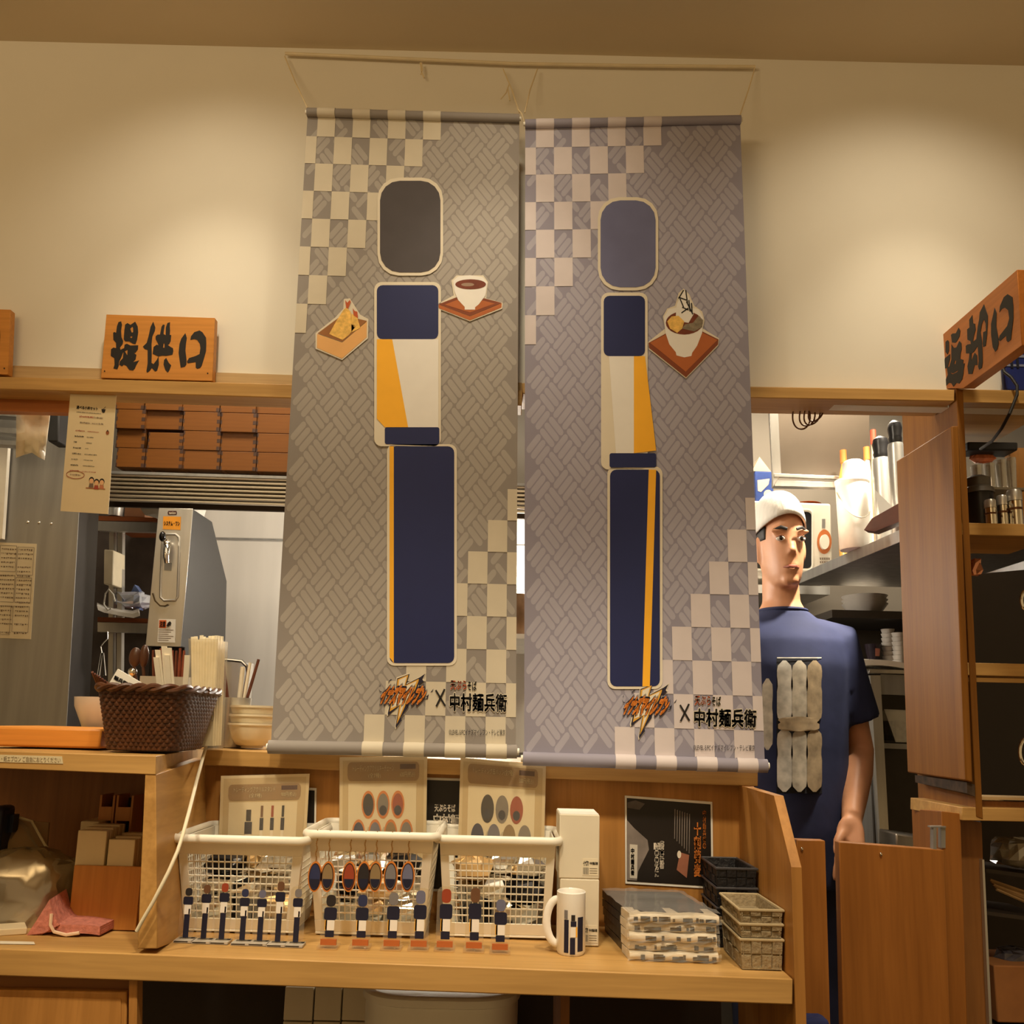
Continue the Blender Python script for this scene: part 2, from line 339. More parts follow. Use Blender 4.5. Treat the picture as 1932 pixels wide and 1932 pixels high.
G = [([(300, 145), (315, 200), (300, 300), (305, 410), (335, 480), (325, 530), (280, 590), (290, 630), (345, 600), (365, 640), (330, 680), (300, 760), (265, 830), (260, 900), (235, 960), (170, 945), (190, 880), (185, 770), (125, 730), (130, 620), (170, 590), (215, 600), (215, 510), (170, 460), (165, 340), (185, 325), (215, 340), (230, 230), (255, 160)], ()),
     ([(355, 300), (370, 200), (410, 175), (460, 205), (540, 150), (580, 230), (590, 330), (570, 460), (545, 530), (500, 525), (440, 485), (370, 485), (345, 450)], ([(455, 270), (490, 235), (505, 260), (505, 330), (480, 335)], [(450, 410), (475, 395), (495, 410), (475, 432)])),
     ([(345, 640), (360, 540), (400, 525), (460, 555), (590, 550), (585, 620), (545, 675), (515, 680), (560, 712), (545, 790), (500, 838), (605, 808), (560, 880), (530, 950), (500, 978), (440, 970), (390, 900), (345, 880), (315, 908), (270, 880), (275, 830), (330, 770)], ([(362, 650), (410, 628), (405, 722)],)),
     ([(845, 150), (880, 250), (870, 310), (830, 400), (815, 530), (820, 700), (815, 850), (850, 870), (905, 800), (935, 735), (940, 880), (910, 980), (875, 995), (820, 935), (780, 990), (740, 1015), (730, 990), (750, 860), (750, 630), (700, 615), (670, 575), (735, 510), (770, 380), (800, 240)], ()),
     ([(960, 370), (985, 240), (1010, 200), (1040, 205), (1025, 300), (1020, 360), (1055, 380), (1060, 250), (1085, 175), (1130, 160), (1125, 230), (1130, 300), (1125, 375), (1150, 380), (1140, 480), (1115, 530), (1090, 545), (1140, 580), (1180, 600), (1185, 650), (1170, 710), (1060, 730), (1000, 725), (930, 740), (835, 695), (850, 580), (905, 540), (935, 555), (920, 510), (885, 450), (885, 400), (920, 370)], ([(1010, 592), (1020, 520), (1036, 520), (1036, 594)],)),
     ([(1065, 765), (1110, 850), (1150, 890), (1120, 970), (1090, 1015), (1050, 970), (1020, 880), (1030, 800)], ()), (KUCHI_L, ()), (KUCHI_R, ())]
m = M()
for o_, hs in G: px_poly(m, Z1(o_), YS-.0006, .0008, [Z1(h) for h in hs])
m.build('lettering', ink(), t, smooth=0)
m = M()
for q in ((20, 990), (1768, 1028)): px_poly(m, Z1(oval(*q, 13, 15, 10)), YS-.0004, .0006)
m.build('screw', mat('screw_dark', (60, 40, 25), .4, .5), t, smooth=0)
t = signboard('wooden sign at the far left end of the lintel, only its right edge showing', [(-150, 578), (20, 584), (15, 707), (-160, 700)])
m = M()
for g in (KUCHI_L, KUCHI_R): px_poly(m, [(x-389, y-14) for x, y in Z1(g)], YS-.0006, .0008)
m.build('lettering', ink(), t, smooth=0)
m = M(); px_poly(m, oval(8, 695, 1.5, 1.7, 10), YS-.0004, .0006); m.build('screw', MATS['screw_dark'], t, smooth=0)
# sign over the return hatch, standing out towards the room
XS = at(1806, 800, BM).x
Z2 = lambda pts: [atx(u, v, XS) for u, v in zoom(pts, 1765, 500, 7.73)]
face = Z2([(62, 1050), (1190, 65), (1260, 1170), (400, 1800), (85, 1800)])
t = thing('sign_board', 'wooden sign jutting out over the return hatch, brushed with 返却口', 'sign', (XS, min(p.y for p in face), min(p.z for p in face)), 'brush-lettered wooden signs on the lintel')
M().prism(face, (.019, 0, 0)).build('board', wood('sign_wood_deep', (206, 130, 60), 'y', dark=.85), t, bevel=.0008)
G2 = [([(150, 1120), (180, 1095), (200, 1120), (200, 1250), (180, 1305), (150, 1270)], ()), ([(215, 1300), (215, 1370), (180, 1500), (145, 1510), (130, 1440), (140, 1360)], ()),
      ([(340, 915), (365, 960), (355, 1040), (310, 1120), (290, 1135), (245, 1130), (230, 1020), (250, 1000), (300, 995)], ()),
      ([(235, 1160), (270, 1210), (310, 1200), (350, 1110), (380, 1140), (385, 1230), (370, 1290), (365, 1370), (410, 1385), (405, 1440), (430, 1435), (415, 1530), (410, 1590), (390, 1670), (350, 1730), (310, 1720), (265, 1775), (235, 1725), (200, 1720), (150, 1770), (145, 1690), (185, 1600), (170, 1500), (205, 1480), (235, 1380)], ([(275, 1440), (290, 1390), (305, 1400), (295, 1450)], [(215, 1570), (260, 1580), (340, 1530), (320, 1560), (250, 1595)])),
      ([(540, 730), (550, 850), (580, 860), (588, 950), (560, 1040), (550, 1120), (600, 1080), (620, 900), (640, 800), (650, 690), (710, 575), (735, 650), (768, 740), (765, 850), (755, 1030), (735, 1180), (700, 1195), (692, 1150), (700, 980), (740, 960), (735, 850), (710, 790), (680, 860), (660, 980), (680, 1100), (690, 1300), (692, 1420), (680, 1500), (640, 1525), (625, 1480), (635, 1400), (620, 1180), (560, 1270), (520, 1295), (500, 1290), (450, 1290), (445, 1180), (470, 1160), (520, 1150), (515, 1110), (470, 1090), (465, 940), (500, 910), (495, 800)], ()),
      ([(500, 1288), (530, 1288), (525, 1400), (575, 1280), (610, 1320), (615, 1460), (575, 1460), (540, 1590), (485, 1590), (470, 1480), (490, 1380)], ()),
      ([(865, 625), (895, 700), (890, 900), (920, 1060), (925, 1150), (905, 1230), (875, 1265), (840, 1200), (815, 1020), (815, 860), (850, 700)], ()),
      ([(935, 690), (945, 600), (1000, 470), (1055, 425), (1125, 470), (1140, 620), (1140, 780), (1115, 980), (1105, 1090), (1060, 1125), (1040, 1100), (1035, 1030), (945, 1110), (925, 1090), (940, 1030), (1050, 890), (1080, 780), (1065, 660), (1015, 620), (970, 640)], ())]
m = M()
for o_, hs in G2:
    sh = Vector((-.0006, 0, 0)); m.flat([p+sh for p in Z2(o_)], [[p+sh for p in Z2(h)] for h in hs], (.0008, 0, 0))
m.build('lettering', ink(), t, smooth=0)
# ================================================================ RETURN HATCH (right)
h = thing('return_hatch', 'tall wooden return hatch with open shelves at the right end of the counter', 'shelf unit', (XS, BM, 0))
D = 1.81
def hex2(f4, Y1, b4, Y2): return M().hexa([at(*p, Y1) for p in f4]+[at(*p, Y2) for p in b4])
hex2([(1804, 733), (1817, 735), (1855, 1546), (1842, 1541)], BM, [(1700, 745), (1712, 745), (1745, 1526), (1733, 1522)], D).build('side_board', wpanel(), h, bevel=.001)
hex2([(1795, 804), (1808, 803), (1836, 1477), (1822, 1473)], BM-.012, [(1691, 870), (1702, 868), (1724, 1459), (1712, 1457)], D-.01).build('sliding_panel', wpanel(), h, bevel=.002)
hex2([(1824, 1476), (1839, 1480), (1840, 1503), (1825, 1497)], BM-.006, [(1726, 1462), (1738, 1464), (1739, 1478), (1727, 1476)], D-.03).build('brush_strip', mat('brush_strip', (70, 54, 40), .8, var=.5, vs=60), h)
for nm, v0, v1, d in (('top_board', 735, 760, .235), ('shelf_board', 987, 1010, .17), ('shelf_board', 1251, 1275, .15), ('bottom_board', 1524, 1549, .2)):
    M().slab([(1815, v0-1), (2000, v0+3), (2000, v1+3), (1815, v1-1)], BM+.001, d).build(nm, wx(), h, bevel=.001)
M().slab([(1815, 1278), (2000, 1282), (2000, 1290), (1815, 1286)], BM+.004, .01).build('shelf_lip', wx(), h)
M().slab([(1850, 1503), (2000, 1507), (2000, 1512), (1850, 1508)], BM+.012, .05).build('tray_lip', wood('hinoki_pale', (214, 184, 138), 'x'), h)
M().slab([(1850, 1511), (2000, 1515), (2000, 1527), (1850, 1524)], BM+.02, .02).build('tray_front', wdark(), h)
M().slab([(1905, 845), (2000, 845), (2000, 990), (1912, 990)], BM+.20, .02).build('upright', wz(), h)
hex2([(1776, 1530), (1812, 1535), (1826, 1960), (1790, 1960)], BM+.01, [(1720, 1526), (1745, 1526), (1760, 1900), (1735, 1900)], D).build('lower_post', wgate(), h, bevel=.001)
M().slab([(1811, 1545), (1852, 1552), (1866, 1960), (1825, 1960)], BM+.05, .02).build('lower_side', wdark(), h)
M().slab([(1853, 1622), (1857, 1622), (1873, 1960), (1868, 1960)], BM+.03, .01).build('metal_rail', steel(), h)
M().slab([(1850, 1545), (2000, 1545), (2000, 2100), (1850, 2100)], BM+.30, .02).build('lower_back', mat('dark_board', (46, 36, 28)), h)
# gates
def gate(label, px, screw, side=None):
    t = thing('swing_gate', label, 'gate', at(*px[3], BM))
    M().slab(px, BM+.002, .022).build('leaf', wgate(), t, bevel=.0015)
    m = M().ball(at(*screw, BM), .0022, .0022, .003, 10, 6); m.build('screw', chrome(), t); return t
def down(px, top=0):
    """carry a gate face given at the bottom of the picture on down to just above the floor"""
    a, b, c, d = px; k = 2500; return [a, b, (c[0]+(c[0]-b[0])*(k-c[1])/(c[1]-b[1]), k), (d[0]+(d[0]-a[0])*(k-d[1])/(d[1]-a[1]), k)]
t = gate('wide wooden swing gate leaf with a screw near its top, in front of the person', down([(1583, 1588), (1781, 1604), (1793, 1932), (1591, 1932)]), (1662, 1612))
M().slab([(1756, 1559), (1785, 1559), (1785, 1561.5), (1756, 1561.5)], BM+.004, .012).build('bracket', steel_d(), t)
M().slab([(1761, 1561), (1767, 1561), (1767, 1603), (1761, 1602)], BM+.004, .012).build('bracket_arm', steel_d(), t)
M().slab([(1776, 1561), (1784, 1561), (1784, 1600), (1776, 1600)], BM+.008, .012).build('bracket_arm', steel_d(), t)
gate('narrow wooden gate leaf fixed beside the counter end', down([(1503, 1584), (1557, 1586), (1567, 1932), (1497, 1932)]), (1513, 1602))
# ================================================================ BANNERS
def banner(label, TL, TR_, BL, BR, base, bar, cell, left):
    cs = [at(*p, BAN) for p in (TL, TR_, BL, BR)]
    def P(s, t, o=0):
        p = (cs[0]*(1-s)+cs[1]*s)*(1-t)+(cs[2]*(1-s)+cs[3]*s)*t; return p+Vector((0, -o+.004*math.sin(math.pi*t)*math.cos(2*math.pi*(s-.5))*0, 0))
    t = thing('hanging_banner', label, 'banner', (cs[2]+cs[3])/2, 'printed cloth banners hung from the rail')
    vs = []; nx, ny = 12, 40
    m = M()
    m.add([P(i/nx, j/ny) for j in range(ny+1) for i in range(nx+1)], [(j*(nx+1)+i, j*(nx+1)+i+1, (j+1)*(nx+1)+i+1, (j+1)*(nx+1)+i) for j in range(ny) for i in range(nx)])
    cm = mat('cloth_'+base[0], base[1], .75, var=.03, vs=3, bump=.05)
    m.build('cloth', cm, t, smooth=0, solid=.001)
    Wd = (cs[1]-cs[0]).length/SQ; H = (cs[0]-cs[2]).length; nr = 21.0
    ch = 1/nr; cw = 1/12.05; x_ = .6
    cells = []
    for r in range(8):
        for c in range(9):
            if (r+c) % 2 and r+c <= 7: cells.append((max(0, (c-1+x_)*cw), (c+x_)*cw, r*ch, (r+1)*ch))
    for j in range(8):
        for k in range(9):
            if (j+k) % 2 and j+k <= 7:
                s1 = 1-max(0, (k-1+.5)*cw); s0 = 1-(k+.5)*cw
                if k == 0: s0, s1 = 1-.5*cw, 1
                cells.append((s0, s1, 1-(j+1)*ch, 1-j*ch))
    for s0, s1, t0, t1 in cells: M().add([P(s0, t0, .0012), P(s1, t0, .0012), P(s1, t1, .0012), P(s0, t1, .0012)], [(0, 1, 2, 3)]).build('check_square', mat('check_'+cell[0], cell[1], .75, var=.03), t, smooth=0)
    # woven-bar print, turned 45 degrees
    m = M(); L = .040; n3 = 3; c45 = math.sqrt(.5)
    def capsule(cx, cy, ang, ln, wd):
        out = []
        for sgn in (1, -1):
            for k in range(5):
                a = ang+(-math.pi/2+math.pi*k/4)+(0 if sgn > 0 else math.pi)
                out.append((cx+sgn*math.cos(ang)*(ln/2-wd/2)+math.cos(a)*wd/2, cy+sgn*math.sin(ang)*(ln/2-wd/2)+math.sin(a)*wd/2))
        return out
    N_ = int((Wd+H)/L)+2
    for i in range(-N_, N_):
        for j in range(-N_, N_):
            o_ = (i+j) % 2
            for k in range(n3):
                q = (k+.5)/n3-.5
                lx, ly = ((i+.5)*L, (j+.5+q)*L) if o_ == 0 else ((i+.5+q)*L, (j+.5)*L)
                X, Y_ = (lx-ly)*c45, (lx+ly)*c45
                if not (.012 < X < Wd-.012 and .016 < Y_ < H-.016): continue
                sc_, tc_ = X/Wd, Y_/H
                if any(s0 < sc_ < s1 and t0 < tc_ < t1 for s0, s1, t0, t1 in cells): continue
                pts = [P(x/Wd, y/H, .0006) for x, y in capsule(X, Y_, math.pi/4 if o_ == 0 else -math.pi/4, L*.98, L/n3*.82)]
                m.add(pts, [tuple(range(len(pts)))])
    o = m.build('weave_pattern', mat('bars_'+bar[0], bar[1], .75, var=.03), t, smooth=0); o['kind'] = 'stuff'
    # sleeves with a rod in each
    for (A, Bp, r, nm, out) in ((0, 1, .0075, 'top_sleeve', -.002), (2, 3, .0098, 'bottom_sleeve', .001)):
        p, q = cs[A]+Vector((0, -r*.55, -r if A == 0 else 0)), cs[Bp]+Vector((0, -r*.55, -r if A == 0 else 0))
        if A == 2: p.x -= .002; q.x += .002
        mm = M().tube([p+(q-p)*(i/24) for i in range(25)], r, 20); ob = mm.build(nm, cm, t)
        e = .0008
        for s0, s1, t0, t1 in cells:
            if (A == 0 and t0 < .01) or (A == 2 and t1 > .99):
                a_ = p+(q-p)*s0; b_ = p+(q-p)*s1; M().tube([a_, b_], r+e, 20, cap=False).build('check_square', MATS['check_'+cell[0]], ob)
        mm = M().tube([p-(q-p).normalized()*.003, q+(q-p).normalized()*.003], r*.5, 12); mm.build('rod', pwhite(), ob)
    return t
bl = banner('grey-brown check banner picturing a box of fried prawns and a bowl on a tray', (581, 207), (980, 219), (511, 1409), (973, 1418), ('grey', (142, 135, 130)), ('grey', (164, 157, 150)), ('grey', (206, 196, 176)), 1)
br = banner('lilac-grey check banner picturing a noodle bowl topped with cream on a tray', (991, 229), (1396, 221), (989, 1431), (1443, 1445), ('lilac', (144, 140, 156)), ('lilac', (166, 162, 176)), ('lilac', (208, 198, 200)), 0)
Yp = BAN-.0022
outl = lambda: mat('print_outline', (222, 212, 192), .7, var=.02)
cream = lambda: mat('print_white', (232, 228, 222), .7, var=.02)
tray1 = lambda: mat('print_tray', (176, 96, 44), .7, var=.05)
tray2 = lambda: mat('print_tray_dark', (128, 62, 28), .7, var=.05)
soup = lambda: mat('print_soup', (112, 50, 26), .7, var=.15, vs=80)
def art(par, name, mt, polys, z=0, holes=()):
    for q in polys: o = px_poly(M(), q, Yp-z).build(name, mt, par, smooth=0)
    return o
ZL_ = lambda pts: zoom(pts, 540, 180, 3.578)
ZR_ = lambda pts: zoom(pts, 960, 200, 3.715)
# left banner: box of fried prawns, bowl on a tray
art(bl, 'food_print', outl(), [ZL_([(198, 1605), (330, 1500), (385, 1440), (390, 1375), (430, 1370), (500, 1480), (555, 1510), (552, 1640), (378, 1786), (198, 1710)]), ZL_([(1020, 1410), (1130, 1350), (1115, 1250), (1150, 1215), (1330, 1215), (1362, 1260), (1350, 1370), (1462, 1400), (1458, 1440), (1240, 1525), (1025, 1440)])])
art(bl, 'food_print', mat('print_boxwood', (226, 172, 106), .7, var=.04), [ZL_([(208, 1610), (378, 1668), (376, 1776), (207, 1704)]), ZL_([(378, 1668), (545, 1525), (543, 1632), (376, 1776)])], .0004)
art(bl, 'food_print', mat('print_box_inside', (150, 98, 50), .7, var=.08), [ZL_([(212, 1606), (378, 1482), (545, 1522), (378, 1664)])], .0006)
art(bl, 'food_print', mat('print_tempura', (236, 188, 96), .7, var=.22, vs=160), [ZL_([(290, 1610), (340, 1520), (385, 1450), (405, 1430), (435, 1460), (440, 1540), (470, 1560), (420, 1620), (380, 1650), (320, 1625)]), ZL_([(440, 1470), (480, 1500), (500, 1570), (440, 1600)])], .0009)
art(bl, 'food_print', mat('print_tail', (190, 88, 44), .7, var=.05), [ZL_([(398, 1380), (412, 1400), (430, 1380), (436, 1395), (418, 1440), (405, 1435)]), ZL_([(450, 1435), (462, 1455), (480, 1460), (485, 1505), (455, 1485)])], .0011)
art(bl, 'food_print', tray1(), [ZL_([(1028, 1412), (1240, 1492), (1240, 1518), (1030, 1436)]), ZL_([(1240, 1492), (1455, 1402), (1453, 1432), (1240, 1518)])], .0004)
art(bl, 'food_print', tray2(), [ZL_([(1028, 1410), (1150, 1362), (1340, 1370), (1455, 1400), (1240, 1490)])], .0005)
art(bl, 'food_print', tray1(), [ZL_([(1070, 1412), (1160, 1378), (1330, 1385), (1410, 1405), (1240, 1465)])], .0007)
art(bl, 'food_print', cream(), [ZL_([(1128, 1250), (1160, 1222), (1240, 1214), (1325, 1226), (1357, 1262), (1345, 1350), (1300, 1410), (1275, 1430), (1275, 1446), (1205, 1446), (1205, 1428), (1160, 1380), (1135, 1320)])], .0010)
art(bl, 'food_print', soup(), [ZL_(oval(1245, 1275, 104, 34, 24))], .0013)
art(bl, 'food_print', mat('print_noodle', (150, 124, 104), .7), [ZL_(oval(1225, 1277, 44, 12, 16))], .0015)
# plain blocks of the same colours stand where the figures are printed
art(bl, 'colour_block_outline', outl(), [rrect(712, 335, 836, 520, 40), rrect(706, 532, 832, 842, 14), rrect(730, 838, 862, 1256, 14)])
art(bl, 'colour_block', mat('print_charcoal', (74, 68, 70), .7, var=.05), [rrect(717, 341, 831, 514, 37)], .0004)
art(bl, 'colour_block', navy(), [rrect(711, 538, 827, 640, 11), rrect(726, 806, 829, 838, 4), rrect(735, 842, 857, 1251, 12)], .0004)
art(bl, 'colour_block', cream(), [[(740, 640), (827, 640), (827, 806), (770, 806)], ], .0005)
art(bl, 'colour_block', yellow(), [[(711, 640), (740, 640), (770, 806), (726, 806), (711, 790)], [(735, 842), (743, 842), (743, 1251), (735, 1240)]], .0006)
# right banner: noodle bowl with cream on a tray
art(br, 'food_print', outl(), [ZR_([(975, 1655), (1095, 1560), (1080, 1475), (1110, 1420), (1165, 1400), (1190, 1310), (1225, 1280), (1265, 1320), (1300, 1400), (1355, 1440), (1372, 1500), (1360, 1560), (1475, 1630), (1468, 1680), (1242, 1910), (982, 1705)])])
art(br, 'food_print', tray2(), [ZR_([(980, 1660), (1235, 1520), (1470, 1636), (1466, 1672), (1242, 1902), (982, 1695)])], .0004)
art(br, 'food_print', tray1(), [ZR_([(990, 1660), (1235, 1530), (1462, 1640), (1240, 1862)])], .0006)
art(br, 'food_print', cream(), [ZR_([(1088, 1480), (1120, 1425), (1225, 1400), (1330, 1425), (1364, 1490), (1355, 1590), (1320, 1680), (1285, 1730), (1280, 1752), (1230, 1762), (1175, 1748), (1170, 1725), (1125, 1670), (1098, 1590)])], .0008)
art(br, 'food_print', soup(), [ZR_(oval(1230, 1520, 130, 82, 24))], .0010)
art(br, 'food_print', cream(), [ZR_([(1170, 1480), (1175, 1400), (1200, 1330), (1225, 1290), (1255, 1320), (1280, 1390), (1295, 1460), (1260, 1520), (1200, 1510)])], .0012)
art(br, 'food_print', mat('print_tempura', (236, 188, 96)), [ZR_([(1110, 1510), (1140, 1475), (1190, 1470), (1230, 1510), (1215, 1560), (1180, 1590), (1130, 1560)])], .0013)
art(br, 'food_print', mat('print_soba', (128, 116, 96), .7, var=.25, vs=200), [ZR_([(1235, 1530), (1290, 1520), (1330, 1470), (1362, 1500), (1355, 1550), (1300, 1580), (1215, 1560)])], .0013)
m = M()
for x0, y0, x1, y1 in ((1225, 1290, 1190, 1350), (1190, 1340, 1245, 1360), (1240, 1290, 1252, 1380), (1200, 1350, 1225, 1410), (1262, 1360, 1270, 1440), (1280, 1380, 1285, 1450), (1215, 1410, 1260, 1430), (1210, 1450, 1260, 1415), (1245, 1370, 1290, 1460)):
    dx, dy = x1-x0, y1-y0; l = math.hypot(dx, dy); nx_, ny_ = -dy/l*4, dx/l*4
    px_poly(m, ZR_([(x0+nx_, y0+ny_), (x1+nx_, y1+ny_), (x1-nx_, y1-ny_), (x0-nx_, y0-ny_)]), Yp-.0016)
m.build('food_print', ink(), br, smooth=0)
art(br, 'colour_block_outline', outl(), [rrect(1128, 372, 1242, 548, 40), rrect(1134, 552, 1222, 886, 14), rrect(1146, 880, 1250, 1300, 14)])
art(br, 'colour_block', mat('print_slate', (104, 106, 140), .7, var=.04), [rrect(1133, 378, 1237, 542, 37)], .0004)
art(br, 'colour_block', navy(), [rrect(1139, 558, 1217, 672, 11), rrect(1150, 855, 1238, 882, 4), rrect(1151, 886, 1245, 1295, 12)], .0004)
art(br, 'colour_block', cream(), [[(1149, 672), (1196, 672), (1196, 855), (1162, 855)]], .0005)
art(br, 'colour_block', yellow(), [[(1196, 672), (1217, 672), (1238, 850), (1196, 855)], [(1224, 886), (1238, 886), (1226, 1295), (1212, 1295)]], .0006)
# logo, cross, shop name and rights line on each
def logo(par, ox, oy):
    Zg = lambda pts: [(x+ox, y+oy) for x, y in zoom(pts, 700, 1270, 14.86)]
    bolt = [(730, 150), (1080, 20), (990, 310), (1380, 110), (1520, 10), (1440, 180), (1480, 230), (1330, 330), (1300, 460), (1230, 520), (1070, 790), (1050, 960), (840, 1250), (860, 1330), (700, 1545), (690, 1480), (780, 930), (480, 1190), (470, 1120), (540, 830), (690, 500)]
    halo = [((x-1000)*1.06+1000, (y-800)*1.045+800) for x, y in bolt]
    art(par, 'logo_print', outl(), [Zg(halo)], .0001)
    art(par, 'logo_print', mat('logo_dark', (30, 24, 44), .7), [Zg(bolt)], .0003)
    art(par, 'logo_print', mat('logo_gold', (214, 160, 60), .7, var=.1), [Zg([(745, 175), (1050, 45), (960, 345), (1340, 160), (1330, 230), (1240, 460), (1010, 800), (820, 1230), (720, 1430), (800, 900), (520, 1080), (570, 830), (710, 490)])], .0005)
    art(par, 'logo_print', outl(), [Zg([(790, 190), (1000, 95), (930, 380), (1280, 220), (1180, 470), (960, 800), (830, 1140), (770, 1270), (850, 870), (560, 980), (610, 820), (760, 490)])], .0007)
    a = art(par, 'logo_print', mat('logo_dark', (30, 24, 44)), [Zg([(235, 380), (275, 290), (255, 380)]), Zg([(210, 430), (260, 510), (345, 540), (250, 535)]), Zg([(485, 300), (495, 220), (560, 170), (600, 185), (520, 225)]), Zg([(340, 915), (410, 870), (380, 910)]), Zg([(430, 880), (480, 840), (560, 850)]), Zg([(1450, 760), (1580, 690), (1540, 660), (1620, 590), (1590, 720)]), Zg([(1660, 550), (1755, 430), (1720, 520)])], .0003)
    def Q(e, y0, y1): return [at(*p, Yp-e) for p in Zg([(430, y0), (1600, y0+40), (215, y1), (1410, y1+30)])]
    for off, e, mt in ((.20, .0009, mat('logo_dark', (30, 24, 44))), (.09, .0012, LG())):
        d = 0
        text_fit(M(), 'イナズマイレブン', [p for p in Q(e, 350, 830)], off).build('lettering', mt, par, smooth=0)
def LG():
    if 'logo_letters' in MATS: return MATS['logo_letters']
    return mat('logo_letters', (232, 134, 44), .6, var=.2, vs=14)
for par, ox, oy, xs, sl in ((bl, 0, 0, 0, .015), (br, 459, 20, 461, .02)):
    logo(par, ox, oy)
    n = M()
    for (x0, y0, x1, y1) in ((822, 1302, 840, 1332), (839, 1300, 823, 1333)):
        x0 += xs; x1 += xs; y0 += oy+(8 if xs else 0); y1 += oy+(8 if xs else 0); dx, dy = x1-x0, y1-y0; l = math.hypot(dx, dy); a_, b_ = -dy/l*1.7, dx/l*1.7
        px_poly(n, [(x0+a_, y0+b_), (x1+a_, y1+b_), (x1-a_, y1-b_), (x0-a_, y0-b_)], Yp-.0008)
    n.build('cross_print', ink(), par, smooth=0)
    oy2 = oy+(9 if xs else 0); oz = 10 if xs else 0
    for off, e, mt in ((.07, .0003, outl()), (.020, .0006, ink())):
        px_text(M(), '中村麺兵衛', 849+xs, 1308+oy2, 956+xs+oz, 1341+oy2, Yp-e, sl, off).build('lettering', mt, par, smooth=0)
        px_text(M(), 'そば', 882+xs, 1285+oy2, 899+xs, 1302+oy2, Yp-e, sl, off*.8).build('lettering', mt, par, smooth=0)
        px_text(M(), '天ぷら', 850+xs, 1284+oy2, 880+xs, 1301+oy2, Yp-e, sl, off*.8).build('lettering', mt if off > .05 else mat('print_vermilion', (196, 70, 22), .7), par, smooth=0)
    px_text(M(), '©LEVEL-5/FCイナズマイレブン・テレビ東京', 847+xs, 1375+oy2, 953+xs+oz, 1387+oy2, Yp-.0006, .01, .012).build('lettering', ink(), par, smooth=0)
# rail and strings
rail = thing('banner_rail', 'thin white rail along the top of the wall with knotted strings', 'rail', at(966, 120, W-.01))
for (u, v) in ((540, 104),):
    M().tube([at(538, 101, W-.012), at(700, 108, W-.012), at(966, 120, W-.012), at(1200, 124, W-.012), at(1425, 126, W-.012)], .003, 8).build('rail_strip', mat('rail_white', (226, 210, 176), .5), rail)
sm = mat('string', (226, 208, 170), .8)
m = M()
def cord(pts, r=.0011): M().tube([at(u, v, y) for u, v, y in pts], r, 6).build('string', sm, rail)
cord([(537, 106, 1.60), (557, 155, 1.58), (580, 203, 1.535)])
cord([(949, 130, 1.60), (966, 170, 1.58), (980, 213, 1.535)])
cord([(1014, 130, 1.60), (1000, 170, 1.58), (990, 213, 1.535)])
cord([(976, 205, 1.535), (984, 214, 1.53), (989, 230, 1.53)])
cord([(1424, 129, 1.60), (1412, 170, 1.58), (1396, 218, 1.535)])
cord([(793, 118, 1.60), (795, 135, 1.60), (800, 147, 1.60)]); cord([(795, 118, 1.60), (797, 132, 1.60), (794, 141, 1.60)])
cord([(960, 160, 1.60), (955, 175, 1.59), (945, 187, 1.59)]); cord([(958, 165, 1.59), (960, 178, 1.59), (962, 190, 1.59)])
# ================================================================ ON THE DISPLAY SHELF
acry = lambda: glassy('clear_acrylic', (250, 246, 236), .04, .9)
def px_at(Y): return (Y/1.03)/FPX                    # metres per photograph pixel near depth Y
def block(m, c, w_, z0, z1, y, r=.25):
    """a plain rounded upright block of print, centred at x=c"""
    h_ = min(w_, z1-z0)*r; pts = []
    for cx, cz, a in ((c+w_/2-h_, z1-h_, 0), (c-w_/2+h_, z1-h_, 90), (c-w_/2+h_, z0+h_, 180), (c+w_/2-h_, z0+h_, 270)):
        for k in range(4): t = rad(a+k*30); pts.append((cx+h_*math.cos(t), y, cz+h_*math.sin(t)))
    m.flat(pts, vec=(0, .0004, 0)); return m
HAIR = {'dark': (36, 30, 30), 'red': (150, 62, 32), 'grey': (120, 116, 118), 'brown': (104, 70, 44), 'blue': (40, 46, 84), 'slate': (104, 106, 132), 'tan': (140, 118, 84)}
skin_p = lambda: mat('print_peach', (226, 178, 132), .7, var=.02)
